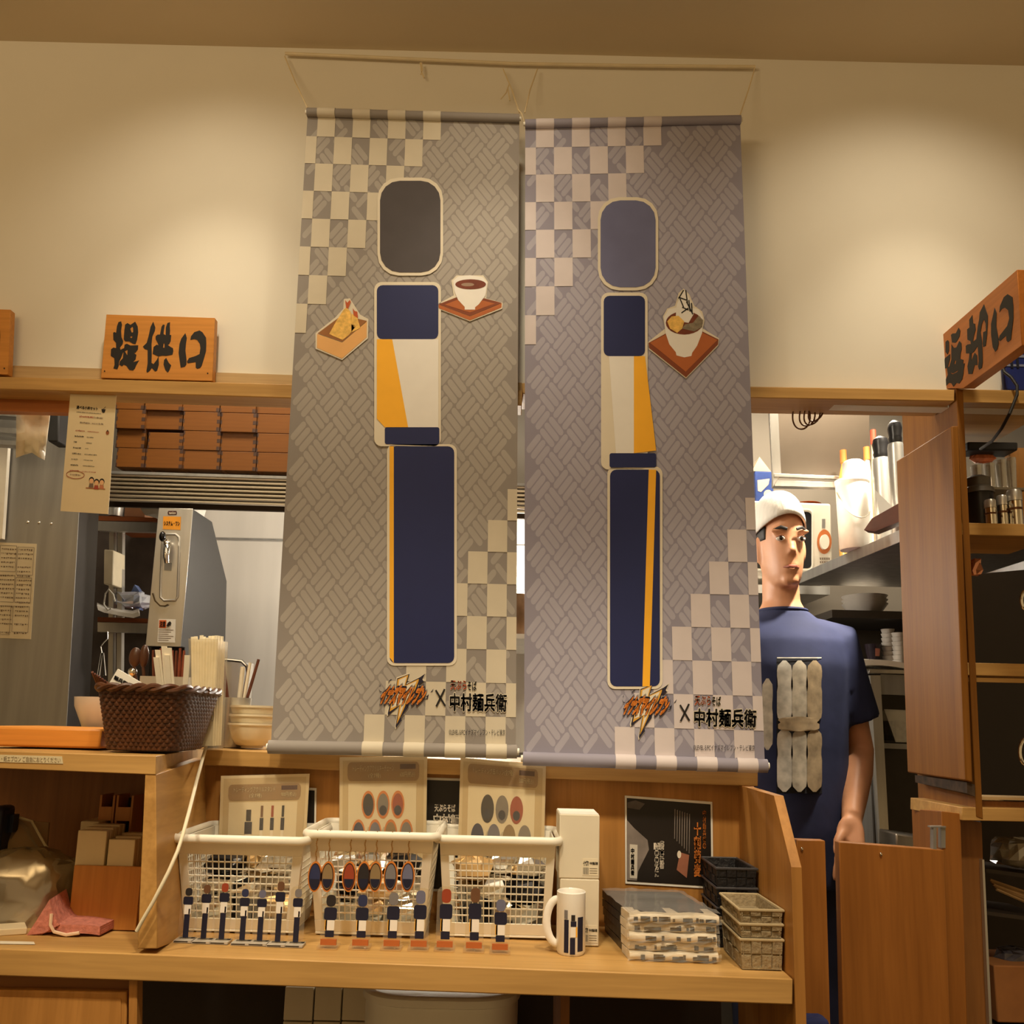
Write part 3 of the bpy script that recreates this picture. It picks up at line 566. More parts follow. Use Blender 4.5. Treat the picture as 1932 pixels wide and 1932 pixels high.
def standee(label, u, vb, vt, wpx, hair, big, group):
    b = shelf(u, vb); k = px_at(b.y); t = thing('acrylic_stand', label, 'acrylic stand', b, group)
    hw = wpx*k/2; zt = at(u, vt, b.y).z; x = b.x; y = b.y
    b.z += .0006; z0 = b.z+.004
    if big:
        M().box(x-hw*.95, x+hw*.95, y-.016, y+.012, b.z, b.z+.0035).build('base', acry(), t, bevel=.0005)
        M().box(x-hw*.72, x+hw*.72, y-.006, y-.002, b.z+.0036, b.z+.0105).build('name_block', mat('print_rust', (176, 96, 44), .6, var=.1), t)
        z0 += .008
    else:
        M().box(x-hw*.98, x+hw*.98, y-.012, y+.012, b.z, b.z+.0025).build('base', mat('base_grey', (176, 168, 156), .3, var=.1), t)
        m = M(); m.box(x-hw*.7, x+hw*.9, y+.002, y+.009, b.z+.0026, b.z+.003); m.build('base_stripe', ink(), t)
        m = M(); m.box(x-hw*.9, x+hw*.6, y-.0122, y-.0118, b.z+.0008, b.z+.002); m.build('base_stripe', ink(), t)
    H = zt-z0
    pl = M(); block(pl, x, hw*1.7, b.z+.0026, zt+.003, y, .3); pl.build('plate', acry(), t)
    yy = y-.0006; w1 = hw*(.86 if big else .8)
    def part(mt, f0, f1, ww, r=.25, dx=0): block(M(), x+dx*hw, ww, z0+H*f0, z0+H*f1, yy, r).build('colour_block', mt, t) if False else bl_(mt, f0, f1, ww, r, dx)
    def bl_(mt, f0, f1, ww, r, dx):
        m = M(); block(m, x+dx*hw, ww, z0+H*f0, z0+H*f1, yy, r); m.build('colour_block', mt, t, smooth=0)
    hm = mat('print_hair_'+hair, HAIR[hair], .7, var=.06)
    if big:
        part(hm, .72, 1, w1*1.0, .4); part(navy2(), .40, .70, w1*1.35, .2); part(cream(), .16, .40, w1*.95, .1); part(navy2(), 0, .155, w1*.95, .1); part(yellow(), .16, .40, w1*.22, .1, -.36)
    else:
        part(hm, .84, 1, w1*.95, .4); part(navy2(), .66, .825, w1*1.35, .2); part(cream(), .47, .66, w1*.95, .1); part(navy2(), 0, .465, w1*.75, .12); part(yellow(), .47, .58, w1*.2, .1, .2)
    return t
navy2 = lambda: mat('print_navy_dark', (20, 22, 48), .6, var=.03)
ORD = ['leftmost', 'second from the left', 'third from the left', 'middle', 'third from the right', 'second from the right', 'rightmost']
for i, (u, vb, vt, hr) in enumerate(((349, 1776, 1675, 'dark'), (383, 1778, 1669, 'brown'), (417, 1779, 1666, 'red'), (456, 1781, 1677, 'blue'), (489, 1782, 1679, 'slate'), (523, 1784, 1663, 'brown'), (557, 1785, 1677, 'grey'))):
    standee(f'small acrylic stand on a grey base, {ORD[i]} of the small seven', u, vb, vt, 33, hr, False, 'small acrylic stands in a row')
for i, (u, vb, vt, hr) in enumerate(((620, 1788, 1688, 'dark'), (680, 1789, 1688, 'blue'), (739, 1790, 1684, 'grey'), (790, 1791, 1680, 'slate'), (839, 1792, 1677, 'red'), (894, 1794, 1675, 'brown'), (943, 1797, 1697, 'slate'))):
    standee(f'wide acrylic stand with an orange block, {ORD[i]} of the wide seven', u, vb, vt, 40, hr, True, 'wide acrylic stands in a row')
# ---- white baskets
def basket(label, tl, tr, bl_, br_, vrim, vbot):
    zs = shelf((bl_+br_)/2, vbot).z+.0015
    """tl/tr: rim ends, bl_/br_: foot ends, all in pixels on the front"""
    f0 = shelf((bl_+br_)/2, vbot); yb = f0.y; yt = yb-.035; y2t, y2b = B-.008, B-.03
    zt = at((tl+tr)/2, vrim, yt).z; zb = zs+.004
    X = lambda u, v, y: at(u, v, y).x
    x0t, x1t, x0b, x1b = X(tl, vrim, yt), X(tr, vrim, yt), X(bl_, vbot, yb), X(br_, vbot, yb)
    t = thing('plastic_basket', label, 'basket', ((x0b+x1b)/2, yb, zs), 'white lattice baskets of merchandise')
    top = [Vector(p) for p in ((x0t, yt, zt), (x1t, yt, zt), (x1t, y2t, zt), (x0t, y2t, zt))]
    bot = [Vector(p) for p in ((x0b, yb, zb), (x1b, yb, zb), (x1b, y2b, zb), (x0b, y2b, zb))]
    cen = (top[0]+top[2])/2
    m = M(); g = M()
    for i in range(4):
        A, Bq, Cq, Dq = top[i], top[(i+1) % 4], bot[(i+1) % 4], bot[i]
        P = lambda s, q: (A*(1-s)+Bq*s)*(1-q)+(Dq*(1-s)+Cq*s)*q
        nrm = (Bq-A).cross(Dq-A).normalized()
        if nrm.dot(cen-A) < 0: nrm = -nrm
        def bar(mm, s0, q0, s1, q1, th):
            fr = [P(s0, q0), P(s1, q0), P(s1, q1), P(s0, q1)]; mm.hexa(fr+[p+nrm*th for p in fr])
        e0, e1 = .075, .925
        bar(m, 0, 0, 1, .17, .002); bar(m, 0, .88, 1, 1, .002); bar(m, 0, .17, e0, .88, .002); bar(m, e1, .17, 1, .88, .002)
        long = i % 2 == 0; nv = 17 if long else 13; nh = 9
        for k in range(1, nv): s_ = e0+(e1-e0)*k/nv; w_ = .0011/(Bq-A).length; bar(g, s_-w_/2, .17, s_+w_/2, .88, .0018)
        for k in range(1, nh): q_ = .17+.71*k/nh; w_ = .0016/(A-Dq).length; bar(g, e0, q_-w_/2, e1, q_+w_/2, .0012)
    m.hexa([bot[0], bot[1], bot[1]+Vector((0, 0, -.003)), bot[0]+Vector((0, 0, -.003)), bot[3], bot[2], bot[2]+Vector((0, 0, -.003)), bot[3]+Vector((0, 0, -.003))])
    m.build('body', pwhite(), t, bevel=.0006); o = g.build('lattice', pwhite(), t, smooth=0); o['kind'] = 'stuff'
    pts = []
    r = .014
    for i, (cx, cy, a) in enumerate(((x1t-r*.5, yt+r*.5, -90), (x1t-r*.5, y2t-r*.5, 0), (x0t+r*.5, y2t-r*.5, 90), (x0t+r*.5, yt+r*.5, 180))):
        for k in range(6): q = rad(a+k*18); pts.append((cx+r*math.cos(q)*.9, cy+r*math.sin(q), zt+.001))
    M().tube(pts, (.0042, .0058), 10, closed=True).build('rim', pwhite(), t)
    return t, (x0t, x1t, x0b, x1b, yt, yb, y2t, zt, zb)
BK = []
for lab, a in (('white lattice basket of foil packets, the one next to the wooden divider', (334, 573, 346, 553, 1585, 1762)),
               ('white lattice basket with seven key charms hanging over its front', (583, 818, 594, 800, 1577, 1768)),
               ('white lattice basket beside the stacked white cartons', (829, 1049, 838, 1036, 1586, 1772))):
    BK.append(basket(lab, *a))
R = random.Random(4)
for bi, (t, (x0t, x1t, x0b, x1b, yt, yb, y2t, zt, zb)) in enumerate(BK):
    nm = ('first', 'second', 'third')[bi]
    for k in range(9):
        fx = (k % 3+.5)/3; lv = k//3
        c = Vector((x0b+.018+(x1b-x0b-.036)*fx+R.uniform(-.006, .006), yb+.036+R.uniform(-.005, .02)+.012*(k % 2), zb+.022+lv*.030+R.uniform(-.002, .004)))
        m = M(); crumple(m, c, .026, .027, .016, 40*bi+k, 5, .3)
        o = m.build('foil_packet', (foil(), foil(), mat('foil_black', (30, 27, 28), .25, .6, var=.2), foil(), mat('foil_tan', (206, 170, 116), .3, .5, var=.3))[(k*2+bi) % 5], smooth=0)
        tag(o, f'shiny packet at the {("bottom", "middle", "top")[lv]} {("left", "centre", "right")[k % 3]} inside the {("basket by the divider", "basket hung with charms", "basket beside the cartons")[bi]}', 'packet', f'foil packets in the {nm} basket')
# ---- key charms over the rim of the second basket
t2, (x0t, x1t, x0b, x1b, yt, yb, y2t, zt, zb) = BK[1]
for i, (u, hr) in enumerate(((594, 'blue'), (618, 'tan'), (658.5, 'red'), (686, 'dark'), (708, 'tan'), (737, 'grey'), (769, 'slate'))):
    yc = yt-.0085; c = at(u, 1654, yc); k = px_at(yc)
    t = thing('key_charm', f'oval key charm hanging over the basket rim, {ORD[i]} of seven', 'key charm', c, 'oval key charms on the basket')
    def ov(a, b, y, th, mt, nm):
        m = M(); m.prism([(c.x+a*k*math.cos(2*math.pi*q/24), y, c.z+b*k*math.sin(2*math.pi*q/24)) for q in range(24)], (0, th, 0)); m.build(nm, mt, t)
    ov(13, 27, yc, .0025, mat('charm_rim', (206, 124, 52), .4, var=.05), 'rim'); ov(11, 24, yc-.0004, .001, mat('charm_dark', (58, 34, 26), .3), 'inner_rim')
    ov(9.5, 22, yc-.0007, .001, mat('print_hair_'+hr, HAIR[hr], .35), 'face_plate')
    m = M(); m.prism([(c.x+math.cos(math.pi+math.pi*q/10)*8.6*k, yc-.0010, c.z-4*k+math.sin(math.pi+math.pi*q/10)*16*k) for q in range(11)], (0, .0004, 0)); m.build('colour_block', navy2(), t, smooth=0)
    m = M(); zt_ = c.z+27*k; n = 20
    for q in range(n): f = q/(n-1); m.ball((c.x+.0006*math.sin(q), yc+.001-f*.0005, zt_+(zt+.006-zt_)*f), .0011, seg=6, rings=4)
    o = m.build('bead_chain', mat('chain_brass', (180, 140, 84), .3, .9), t); o['kind'] = 'stuff'
# ---- price cards in clear sleeves
def card(label, TL, TR_, BR_, BL, title, sub, price, kind, hd):
    Y = B-.024; t = thing('price_card', label, 'price card', (at(*BL, Y)+at(*BR_, Y))/2, 'price cards in clear sleeves')
    def q(s, v): return ((TL[0]*(1-s)+TR_[0]*s)*(1-v)+(BL[0]*(1-s)+BR_[0]*s)*v, (TL[1]*(1-s)+TR_[1]*s)*(1-v)+(BL[1]*(1-s)+BR_[1]*s)*v)
    def sl(pts, e, mt, nm, th=.0006):
        m = M(); m.flat([at(*q(s, v), Y-e) for s, v in pts], vec=(0, th, 0)); return m.build(nm, mt, t, smooth=0)
    full = [(0, 0), (1, 0), (1, 1), (0, 1)]
    sl(full, .0, mat('card_beige', (214, 200, 172), .5, var=.03), 'sheet', .001)
    sl([(.035, .03), (.965, .03), (.965, 1), (.035, 1)], .0006, mat('card_tan', (196, 178, 146), .5, var=.05), 'sheet_print')
    sl([(.1, hd+.02), (.88, hd+.02), (.88, 1), (.1, 1)], .0010, mat('card_white', (222, 214, 196), .5, var=.02), 'sheet_print')
    rr = [((s-0)/1, v) for s, v in []]
    h0, h1 = hd-.17, hd
    n = []
    for cs, cv, a in ((.87, h1-.05, 0), (.13, h1-.05, 90), (.13, h0+.05, 180), (.87, h0+.05, 270)):
        for k in range(5): an = rad(a+k*22.5); n.append((cs+.04*math.cos(an), cv+.05*math.sin(an)))
    sl(n, .0013, mat('card_header', (150, 122, 88), .5, var=.04), 'header')
    def tx(body, s0, v0, s1, v1, mt, off, e):
        text_fit(M(), body, [at(*q(s0, v0), Y-e), at(*q(s1, v0), Y-e), at(*q(s0, v1), Y-e), at(*q(s1, v1), Y-e)], off).build('lettering', mt, t, smooth=0)
    lt, dk = mat('card_letter', (226, 208, 170), .5), mat('card_letter_dark', (92, 62, 40), .5)
    for mt, off, e in ((dk, .05, .0016), (lt, .012, .0019)):
        tx(title, .15, h0+.025, .62, h0+.085, mt, off, e)
        if sub: tx(sub, .33, h0+.095, .47, h0+.15, mt, off, e)
        tx(price, .69, h0+.085, .86, h0+.145, mt, off, e)
    sl([(.69, h0+.02), (.87, h0+.02), (.87, h0+.065), (.69, h0+.065)], .0016, mat('card_maroon', (70, 30, 26), .5), 'header_pill')
    if kind != 'stand':
        tx('SAMPLE', .2, .62, .8, .8, mat('card_grey', (188, 180, 164), .5), .01, .0012)
        for r_, (vv, ss) in enumerate(((hd+.21, (.33, .5, .67)), (hd+.465, (.22, .41, .59, .77)))):
            for k, s_ in enumerate(ss):
                hr = ('dark', 'grey', 'red', 'blue', 'slate', 'tan', 'grey')[k+3*r_]
                for f, e, mt in ((1, .0016, mat('charm_rim', (206, 124, 52))) if kind == 'charm' else (1, .0016, mat('print_hair_'+hr, HAIR[hr])), (.8, .0019, mat('print_hair_'+hr, HAIR[hr], .7)), (.55, .0022, navy2())):
                    pts = [(s_+.076*f*math.cos(2*math.pi*i/20), min(.995, vv+(.125 if f > .6 else .08)*f*math.sin(2*math.pi*i/20)+(.05 if f < .6 else 0))) for i in range(20)]
                    sl(pts, e, mt, 'badge_print', .0002)
    else:
        for k, (s_, w_, hr) in enumerate(((.33, .07, 'dark'), (.48, .035, 'brown'), (.6, .035, 'red'), (.72, .035, 'dark'))):
            t0 = hd+.10-(.04 if k else 0)
            for v0, v1, mt, f in ((t0, t0+.12, mat('print_hair_'+hr, HAIR[hr]), .8), (t0+.13, t0+.26, navy2(), 1.2), (t0+.26, t0+.38, cream(), .9), (t0+.38, .99, navy2() if k else cream(), .7)):
                sl([(s_-w_*f/2, v0), (s_+w_*f/2, v0), (s_+w_*f/2, v1), (s_-w_*f/2, v1)], .0016, mt, 'block_print', .0002)
    m = M(); m.flat([at(*q(s, v), Y-.004) for s, v in [(-.005, -.005), (1.005, -.005), (1.005, 1), (-.005, 1)]], vec=(0, .0004, 0)); m.build('clear_sleeve', glassy('sleeve', (255, 252, 244), .12, .93), t, smooth=0)
card('price card headed アクリルスタンド 900円 in the basket beside the divider', (417, 1464), (584, 1460), (574, 1640), (411, 1640), 'トレーディングアクリルスタンド', '(全7種)', '900円(税込)', 'stand', .37*.72)
card('price card headed アクリルキーチェーン 600円 in the middle basket', (641, 1429), (806, 1427), (803, 1640), (640, 1640), 'トレーディングアクリルキーチェーン', '(全7種)', '600円(税込)', 'charm', .215)
card('tilted price card headed 缶バッジ 500円 in the basket beside the cartons', (869, 1429), (1030, 1444), (1025, 1650), (863, 1650), 'トレーディング缶バッジ(全7種)', None, '500円(税込)', 'badge', .215)
# ---- posters on the back panel
def poster(label, TL, TR_, BR_, BL):
    Y = B-.002; t = thing('poster', label, 'poster', (at(*BL, Y)+at(*BR_, Y))/2); m = M(); m.flat([at(*p, Y) for p in (TL, TR_, BR_, BL)], vec=(0, .0015, 0)); m.build('sheet', white(), t, smooth=0)
    cx = sum(p[0] for p in (TL, TR_, BR_, BL))/4; cy = sum(p[1] for p in (TL, TR_, BR_, BL))/4
    m = M(); m.flat([at(p[0]+(3.5 if p[0] < cx else -3.5), p[1]+(4.5 if p[1] < cy else -4.5), Y-.0006) for p in (TL, TR_, BR_, BL)], vec=(0, .0006, 0))
    m.build('sheet_print', mat('poster_black', (30, 24, 22), .35, var=.3, vs=14), t, smooth=0); return t, Y
poster('black poster mostly hidden behind the price card by the divider', (470, 1482), (597, 1487), (595, 1650), (470, 1650))
t, Y = poster('black poster with white brush lettering 天ぷらそば behind the baskets', (770, 1466), (905, 1470), (905, 1684), (770, 1680))
wl = mat('poster_letter', (226, 214, 196), .5)
px_text(M(), '天ぷらそば', 820, 1517, 859, 1531, Y-.0014, .03, .03).build('lettering', wl, t, smooth=0)
px_text(M(), '中村麺兵衛', 818, 1536, 900, 1556, Y-.0014, .03, .04).build('lettering', wl, t, smooth=0)
t, Y = poster('black noodle poster with orange vertical lettering above the folded shirts', (1179, 1501), (1344, 1513), (1346, 1677), (1180, 1667))
def pp(pts, mt, e=.0012): m = M(); m.flat([at(x, y, Y-e) for x, y in zoom(pts, 1120, 1440, 3.927)], vec=(0, .0002, 0)); m.build('sheet_print', mt, t, smooth=0)
gy = mat('poster_grey', (128, 118, 112), .4, var=.3, vs=30)
pp([(246, 420), (300, 480), (400, 570), (410, 640), (330, 800), (320, 870), (246, 865)], gy); pp([(250, 290), (310, 275), (380, 300), (340, 345), (250, 330)], mat('poster_shade', (84, 76, 72), .4, var=.3))
for k in range(7): pp([(600+k*18, 340+k*6), (606+k*18, 340+k*6), (602+k*18, 560+k*18), (597+k*18, 560+k*18)], gy)
pp([(268, 600), (325, 605), (322, 855), (268, 850)], mat('poster_plate', (206, 198, 184), .5), .0015)
pp([(640, 660), (708, 680), (690, 850), (615, 790)], mat('poster_box', (150, 96, 74), .5, var=.15), .0015); pp(oval(634, 676, 15, 28), wl, .0017)
def vtext(body, u, v0, v1, w_, mt, off=.03):
    n = len(body); h_ = (v1-v0)/n
    m = M()
    for i, ch in enumerate(body): px_text(m, ch, u-w_/2, v0+i*h_+h_*.06, u+w_/2, v0+(i+1)*h_-h_*.06, Y-.0020, 0, off)
    m.build('lettering', mt, t, smooth=0)
og = mat('poster_orange', (214, 124, 50), .5)
vtext('十割蕎麦', 1316, 1551, 1655, 12, og, .04); vtext('中村麺兵衛の', 1329, 1528, 1602, 6, og, .02); vtext('蕎麦粉', 1249, 1586, 1640, 8, wl); vtext('100%に', 1239, 1590, 1655, 7, wl); vtext('中村麺兵衛', 1193.5, 1600, 1652, 6, ink(), .05)
# ---- white cartons and mug
def carton(label, u0, u1, vt, vb, Y, zb):
    a, b = at(u0, (vt+vb)/2, Y).x, at(u1, (vt+vb)/2, Y).x; zt = at((u0+u1)/2, vt, Y).z
    t = thing('white_carton', label, 'box', ((a+b)/2, Y, zb), 'white cartons behind the mug'); d = .09
    M().box(a, b, Y, Y+d, zb, zt).build('box', mat('carton', (216, 206, 184), .6, var=.02), t, bevel=.0012)
    M().box(a+.001, b-.001, Y+.001, Y+d-.002, zt, zt+.0008).build('lid_flap', white(), t)
    k = px_at(Y); lx0, lx1 = b-31*k, b-2*k; lz0, lz1 = zb+6*k, zb+36*k
    lb = M().box(lx0, lx1, Y-.0004, Y, lz0, lz1).build('label', mat('label_cream', (224, 212, 186), .5), t)
    def tq(body, x0, x1, z0, z1, off): text_fit(M(), body, [(x0, Y-.0008, z1), (x1, Y-.0008, z1), (x0, Y-.0008, z0), (x1, Y-.0008, z0)], off).build('lettering', ink(), lb, smooth=0)
    tq('イナズマ', lx0+k, lx0+11*k, lz1-13*k, lz1-4*k, .06); tq('中村麺兵衛', lx0+13*k, lx1-k, lz1-11*k, lz1-6*k, .03)
    m = M(); x = lx0+k; r_ = random.Random(7)
    while x < lx0+11*k: q = r_.choice((.5, .5, 1))*k; m.box(x, x+q*.7, Y-.0007, Y-.0004, lz0+2*k, lz0+14*k); x += q+.6*k
    m.build('barcode_print', ink(), lb, smooth=0)
    for i in range(3): tq('―――――', lx0+13*k, lx1-2*k, lz0+(4+4*i)*k, lz0+(4.7+4*i)*k, 0)
    return zt
Yc = shelf(1093, 1786).y; zs = shelf(1093, 1786).z+.0008; zt = carton('lower plain white carton standing directly on the shelf behind the mug', 1056, 1130, 1659, 1786, Yc, zs)
carton('upper plain white carton stacked on top of another one', 1055, 1131, 1537, 1658, Yc, zt+.0009)
c = shelf(1079, 1806); k = px_at(c.y); ry = 27*k/SQ; c.y += ry; H = at(1078, 1680, c.y).z-c.z
mug = thing('mug', 'white mug with a navy print, handle to the left, at the shelf front', 'mug', c)
M().lathe([(0, .001), (ry*.9, .0), (ry, .004), (ry, H-.001), (ry-.0015, H), (ry-.003, H-.002), (ry-.003, .006), (0, .005)], c, 40).build('body', ceram(), mug)
pts = []
for i in range(13):
    a = math.pi*i/12; pts.append((c.x-ry*SQ+.001-math.sin(a)*20*k, c.y, c.z+H*.5+math.cos(a)*H*.355))
M().tube(pts, [(.0036, .0052)]*13, 10).build('handle', ceram(), mug)
def mugpatch(a0, a1, z0, z1, mt): m = M(); m.lathe([(ry+.0004, H*z0), (ry+.0004, H*z1)], c, 8, SQ, rad(a0), rad(a1)); m.build('block_print', mt, mug)
for a0, a1, z0, z1, mt in ((238, 256, .06, .58, navy2()), (238, 252, .59, .73, mat('print_hair_grey', HAIR['grey'])), (262, 282, .04, .30, navy2()), (264, 284, .31, .47, cream()), (264, 286, .475, .56, navy2()), (266, 281, .565, .66, mat('print_hair_dark', HAIR['dark'])), (284, 290, .31, .47, yellow()), (292, 318, .08, .62, navy2())): mugpatch(a0, a1, z0, z1, mt)
# ---- stack of bagged shirts
cl, hm = mat('shirt_white', (214, 204, 186), .7, var=.12, vs=60), mat('shirt_dark', (44, 42, 44), .35, var=.4, vs=25, bump=.6)
zf = shelf(1270, 1812).z+.001
sp = [(1188, 1356, 0), (1187, 1353, 1), (1187, 1353, -1), (1186, 1352, 1), (1188, 1357, 0)]
for i in range(5):
    v = 1812-i*15; u0, u1, dx = sp[i]; yf = 1.362+.004*(i % 2); yb_ = 1.545
    xa, xb = at(u0, v, yf).x, at(u1, v, yf).x; sh = -.016-.001*i; th = .0107; z0 = zf; r_ = random.Random(i)
    t = thing('bagged_shirt', ('lowest of five bagged folded shirts', 'second bagged folded shirt from the bottom', 'middle one of five bagged folded shirts', 'second bagged folded shirt from the top', 'topmost bagged folded shirt')[i]+' stacked beside the woven boxes', 'shirt', ((xa+xb)/2, yf, z0), 'bagged folded shirts in a stack')
    def lay(y0, y1, ya, inset, nx=14):
        m = M(); rows = []
        prof = []
        for q in range(7):
            a = -math.pi/2+math.pi*q/6; prof.append((y0-math.cos(a)*th*.45+th*.45, th/2+math.sin(a)*th/2))
        vs = []
        for s_ in range(nx+1):
            f = s_/nx; x = xa+inset+(xb-xa-2*inset)*f; wob = .0012*math.sin(f*9+i*2)
            ring = [(x, y+wob, z0+z+.0008*math.sin(f*14+i)) for y, z in prof]+[(x+sh*(y1-y0)/(yb_-yf), y1, z0+th*.95), (x+sh*(y1-y0)/(yb_-yf), y1, z0+th*.05)]
            vs.append([Vector(p) for p in ring])
        m.loft(vs); return m
    lay(yf, yf+.05, 0, 0).build('white_hem', cl, t)
    m = lay(yf+.012, yb_, 0, -.001+.002); m.build('folded_cloth', hm, t)
    m = M()
    for k_ in range(14):
        f = .04+.92*r_.random(); wd_ = r_.choice((.003, .005, .012)); x = xa+(xb-xa)*f; m.box(x, min(xb-.002, x+wd_), yf-.0012, yf+.001, z0+.0018, z0+th-.0024+r_.uniform(-.003, 0))
    o = m.build('hem_print', black(), t, smooth=0); o['kind'] = 'stuff'
    m = M(); n = 12
    vs = [[Vector((xa-.003+(xb-xa+.006)*q/n, yf-.0035+.0015*math.sin(q*1.7+i+z_*5), z0+th*z_+.0006*math.sin(q*2.3))) for z_ in (0.02, .3, .6, .98)] for q in range(n+1)]
    for q in range(n): m.add(vs[q]+vs[q+1], [(0, 1, 5, 4), (1, 2, 6, 5), (2, 3, 7, 6)])
    m.build('plastic_sleeve', glassy('bag_front', (255, 252, 246), .08, .78), t, smooth=0)
    zf += th+.0006
m = M(); n = 10
xs0, xs1 = xa-.002, xb+.002
for j in range(n+1):
    for q in range(n+1): m.v.append(Vector((xs0+(xs1-xs0)*q/n+sh*j/n, yf+(yb_-yf)*j/n, zf+.001+.003*abs(math.sin(q*1.3+j*.9)*math.cos(j*1.1-q*.4)))))
m.f = [(j*(n+1)+q, j*(n+1)+q+1, (j+1)*(n+1)+q+1, (j+1)*(n+1)+q) for j in range(n) for q in range(n)]
m.build('plastic_wrap', glassy('bag_top', (230, 226, 220), .1, .72), t, smooth=180)
# ---- woven strap boxes
def strapbox(label, group, FLx, FRx, yf, yb_, z0, z1, mt, rimmt, taper=.003):
    xa, xb = FLx, FRx; t = thing('woven_box', label, 'woven box', ((xa+xb)/2, yf, z0), group)
    top = [Vector(p) for p in ((xa, yf, z1), (xb, yf, z1), (xb-.002, yb_, z1), (xa+.001, yb_, z1))]
    ce = (top[0]+top[2])/2; bot = [Vector((p.x+(ce.x-p.x)*.07, p.y+(ce.y-p.y)*.05, z0)) for p in top]
    m = M(); g = M()
    for i in range(4):
        A, Bq, Cq, Dq = top[i], top[(i+1) % 4], bot[(i+1) % 4], bot[i]
        P = lambda s, q: (A*(1-s)+Bq*s)*(1-q)+(Dq*(1-s)+Cq*s)*q
        nrm = (Bq-A).cross(Dq-A).normalized()
        if nrm.dot(ce-A) > 0: nrm = -nrm
        fr = [P(0, 0), P(1, 0), P(1, 1), P(0, 1)]; m.hexa([p-nrm*.0022 for p in fr]+[p-nrm*.0036 for p in fr])
        nv, nh = (4, 2) if i % 2 == 0 else (6, 2)
        for a in range(nv):
            for b in range(nh):
                o_ = .0016 if (a+b) % 2 else .0004
                s0, s1, q0, q1 = (a+.03)/nv, (a+.97)/nv, (b+.06)/nh, (b+.94)/nh
                fr = [P(s0, q0), P(s1, q0), P(s1, q1), P(s0, q1)]; g.hexa([p+nrm*(o_-.0016) for p in fr]+[p-nrm*.0022 for p in fr])
    m.hexa([bot[0], bot[1], bot[1]+Vector((0, 0, .002)), bot[0]+Vector((0, 0, .002)), bot[3], bot[2], bot[2]+Vector((0, 0, .002)), bot[3]+Vector((0, 0, .002))])
    m.build('lining', mt, t, smooth=0); o = g.build('woven_straps', mt, t, smooth=0, bevel=.0006); o['kind'] = 'stuff'
    M().tube([p+Vector((0, 0, .0004)) for p in top], .0017, 8, closed=True).build('rim', rimmt, t)
gm, gr = mat('strap_grey', (150, 134, 104), .8, var=.14, vs=220, bump=.5), mat('strap_rim', (186, 168, 132), .7)
zs = shelf(1440, 1833).z+.001; yf = shelf(1440, 1833).y; hh = (at(1437, 1718, yf).z-zs)
x_a, x_b = at(1396, 1760, yf).x, min(at(1479, 1760, yf).x, xp-.002)
for i, (f0, f1, nm) in enumerate(((0, .52, 'lowest of three nested grey woven strap boxes'), (.24, .76, 'middle one of three nested grey woven strap boxes'), (.48, 1, 'topmost of three nested grey woven strap boxes'))):
    if i < 2: strapbox(nm+' at the shelf end', 'grey woven boxes', x_a+.0008, x_b-.0008, yf+.001, yf+.12, zs+hh*(0, .53)[i]+.0003, zs+hh*(.5, .755)[i], gm, gr)
    else: strapbox(nm+' at the shelf end', 'grey woven boxes', x_a, x_b, yf, yf+.122, zs+hh*.775, zs+hh, gm, gr)
bm_, br_m = mat('strap_black', (26, 25, 28), .5, var=.2, vs=200, bump=.4), mat('strap_black_rim', (62, 60, 64), .4)
yk = yf+.128; x_a, x_b = at(1352, 1660, yk).x, min(at(1430, 1660, yk).x, xp-.003); zt = at(1390, 1637, yk).z
for i in range(4):
    strapbox(('lowest', 'second lowest', 'second highest', 'topmost')[i]+' black woven box in the stack beside the noodle poster', 'black woven boxes', x_a, x_b, yk, B-.004, zs+(zt-zs)*i/4+.0004, zs+(zt-zs)*(i+1)/4-.002, bm_, br_m)
# ---- white cable
pts = [(412, 1400, 1.62), (406, 1395, 1.60), (397, 1394, 1.57), (390, 1404, 1.545), (384, 1425, 1.52), (372, 1470, 1.44), (357, 1530, 1.36), (345, 1575, 1.318), (335, 1606, 1.305), (318, 1645, 1.292), (290, 1700, 1.288), (268, 1738, 1.288), (258, 1757, 1.289)]
m = M().tube([at(*p) for p in pts], .0024, 10); tag(m.build('power_cable', mat('cable_white', (226, 214, 186), .5, var=.02)), 'white cable drooping from the ledge across the wooden divider', 'cable')
# ================================================================ LEFT BAY
zl = zs
bag = glassy('grey_film', (206, 190, 156), .25, .45)
m = M(); crumple(m, at(40, 1682, 1.46)+Vector((0, 0, -.005)), .068, .05, .060, 3, 14, .13); m.add([], []); 
b_ = m; t = thing('plastic_bag', 'crumpled cloudy plastic bag heaped in the left bay of the counter', 'bag', shelf(40, 1745)+Vector((0, .06, 0)))
b_.build('bag_body', glassy('bag_clear', (196, 176, 138), .18, .4), t, smooth=180)
m = M(); p = [at(*q) for q in ((20, 1545, 1.50), (92, 1552, 1.52), (88, 1605, 1.51), (60, 1630, 1.48), (10, 1640, 1.47))]; m.prism(p, (0, .004, 0)); m.build('bag_flap', glassy('bag_clear'), t)
m = M(); m.tube([at(28, 1540, 1.50), at(60, 1549, 1.50), at(92, 1606, 1.50), at(97, 1607, 1.49)], .002, 6); m.ball(at(98, 1607, 1.49), .004); m.build('bag_tie', mat('tie', (190, 176, 140), .5), t)
m = M(); m.cbox(at(-2, 1590, 1.48)+Vector((0,0,-.02)), .010, .02, .07); tag(m.build('dark_bottle', mat('bottle_navy', (26, 30, 48), .3), bevel=.006), 'dark navy bottle at the far left end of the counter bay', 'bottle')
m = M(); m.cbox(at(22, 1553, 1.49), .006, .008, .012); m.build('bag_clip', mat('bottle_navy', (26, 30, 48)), t)
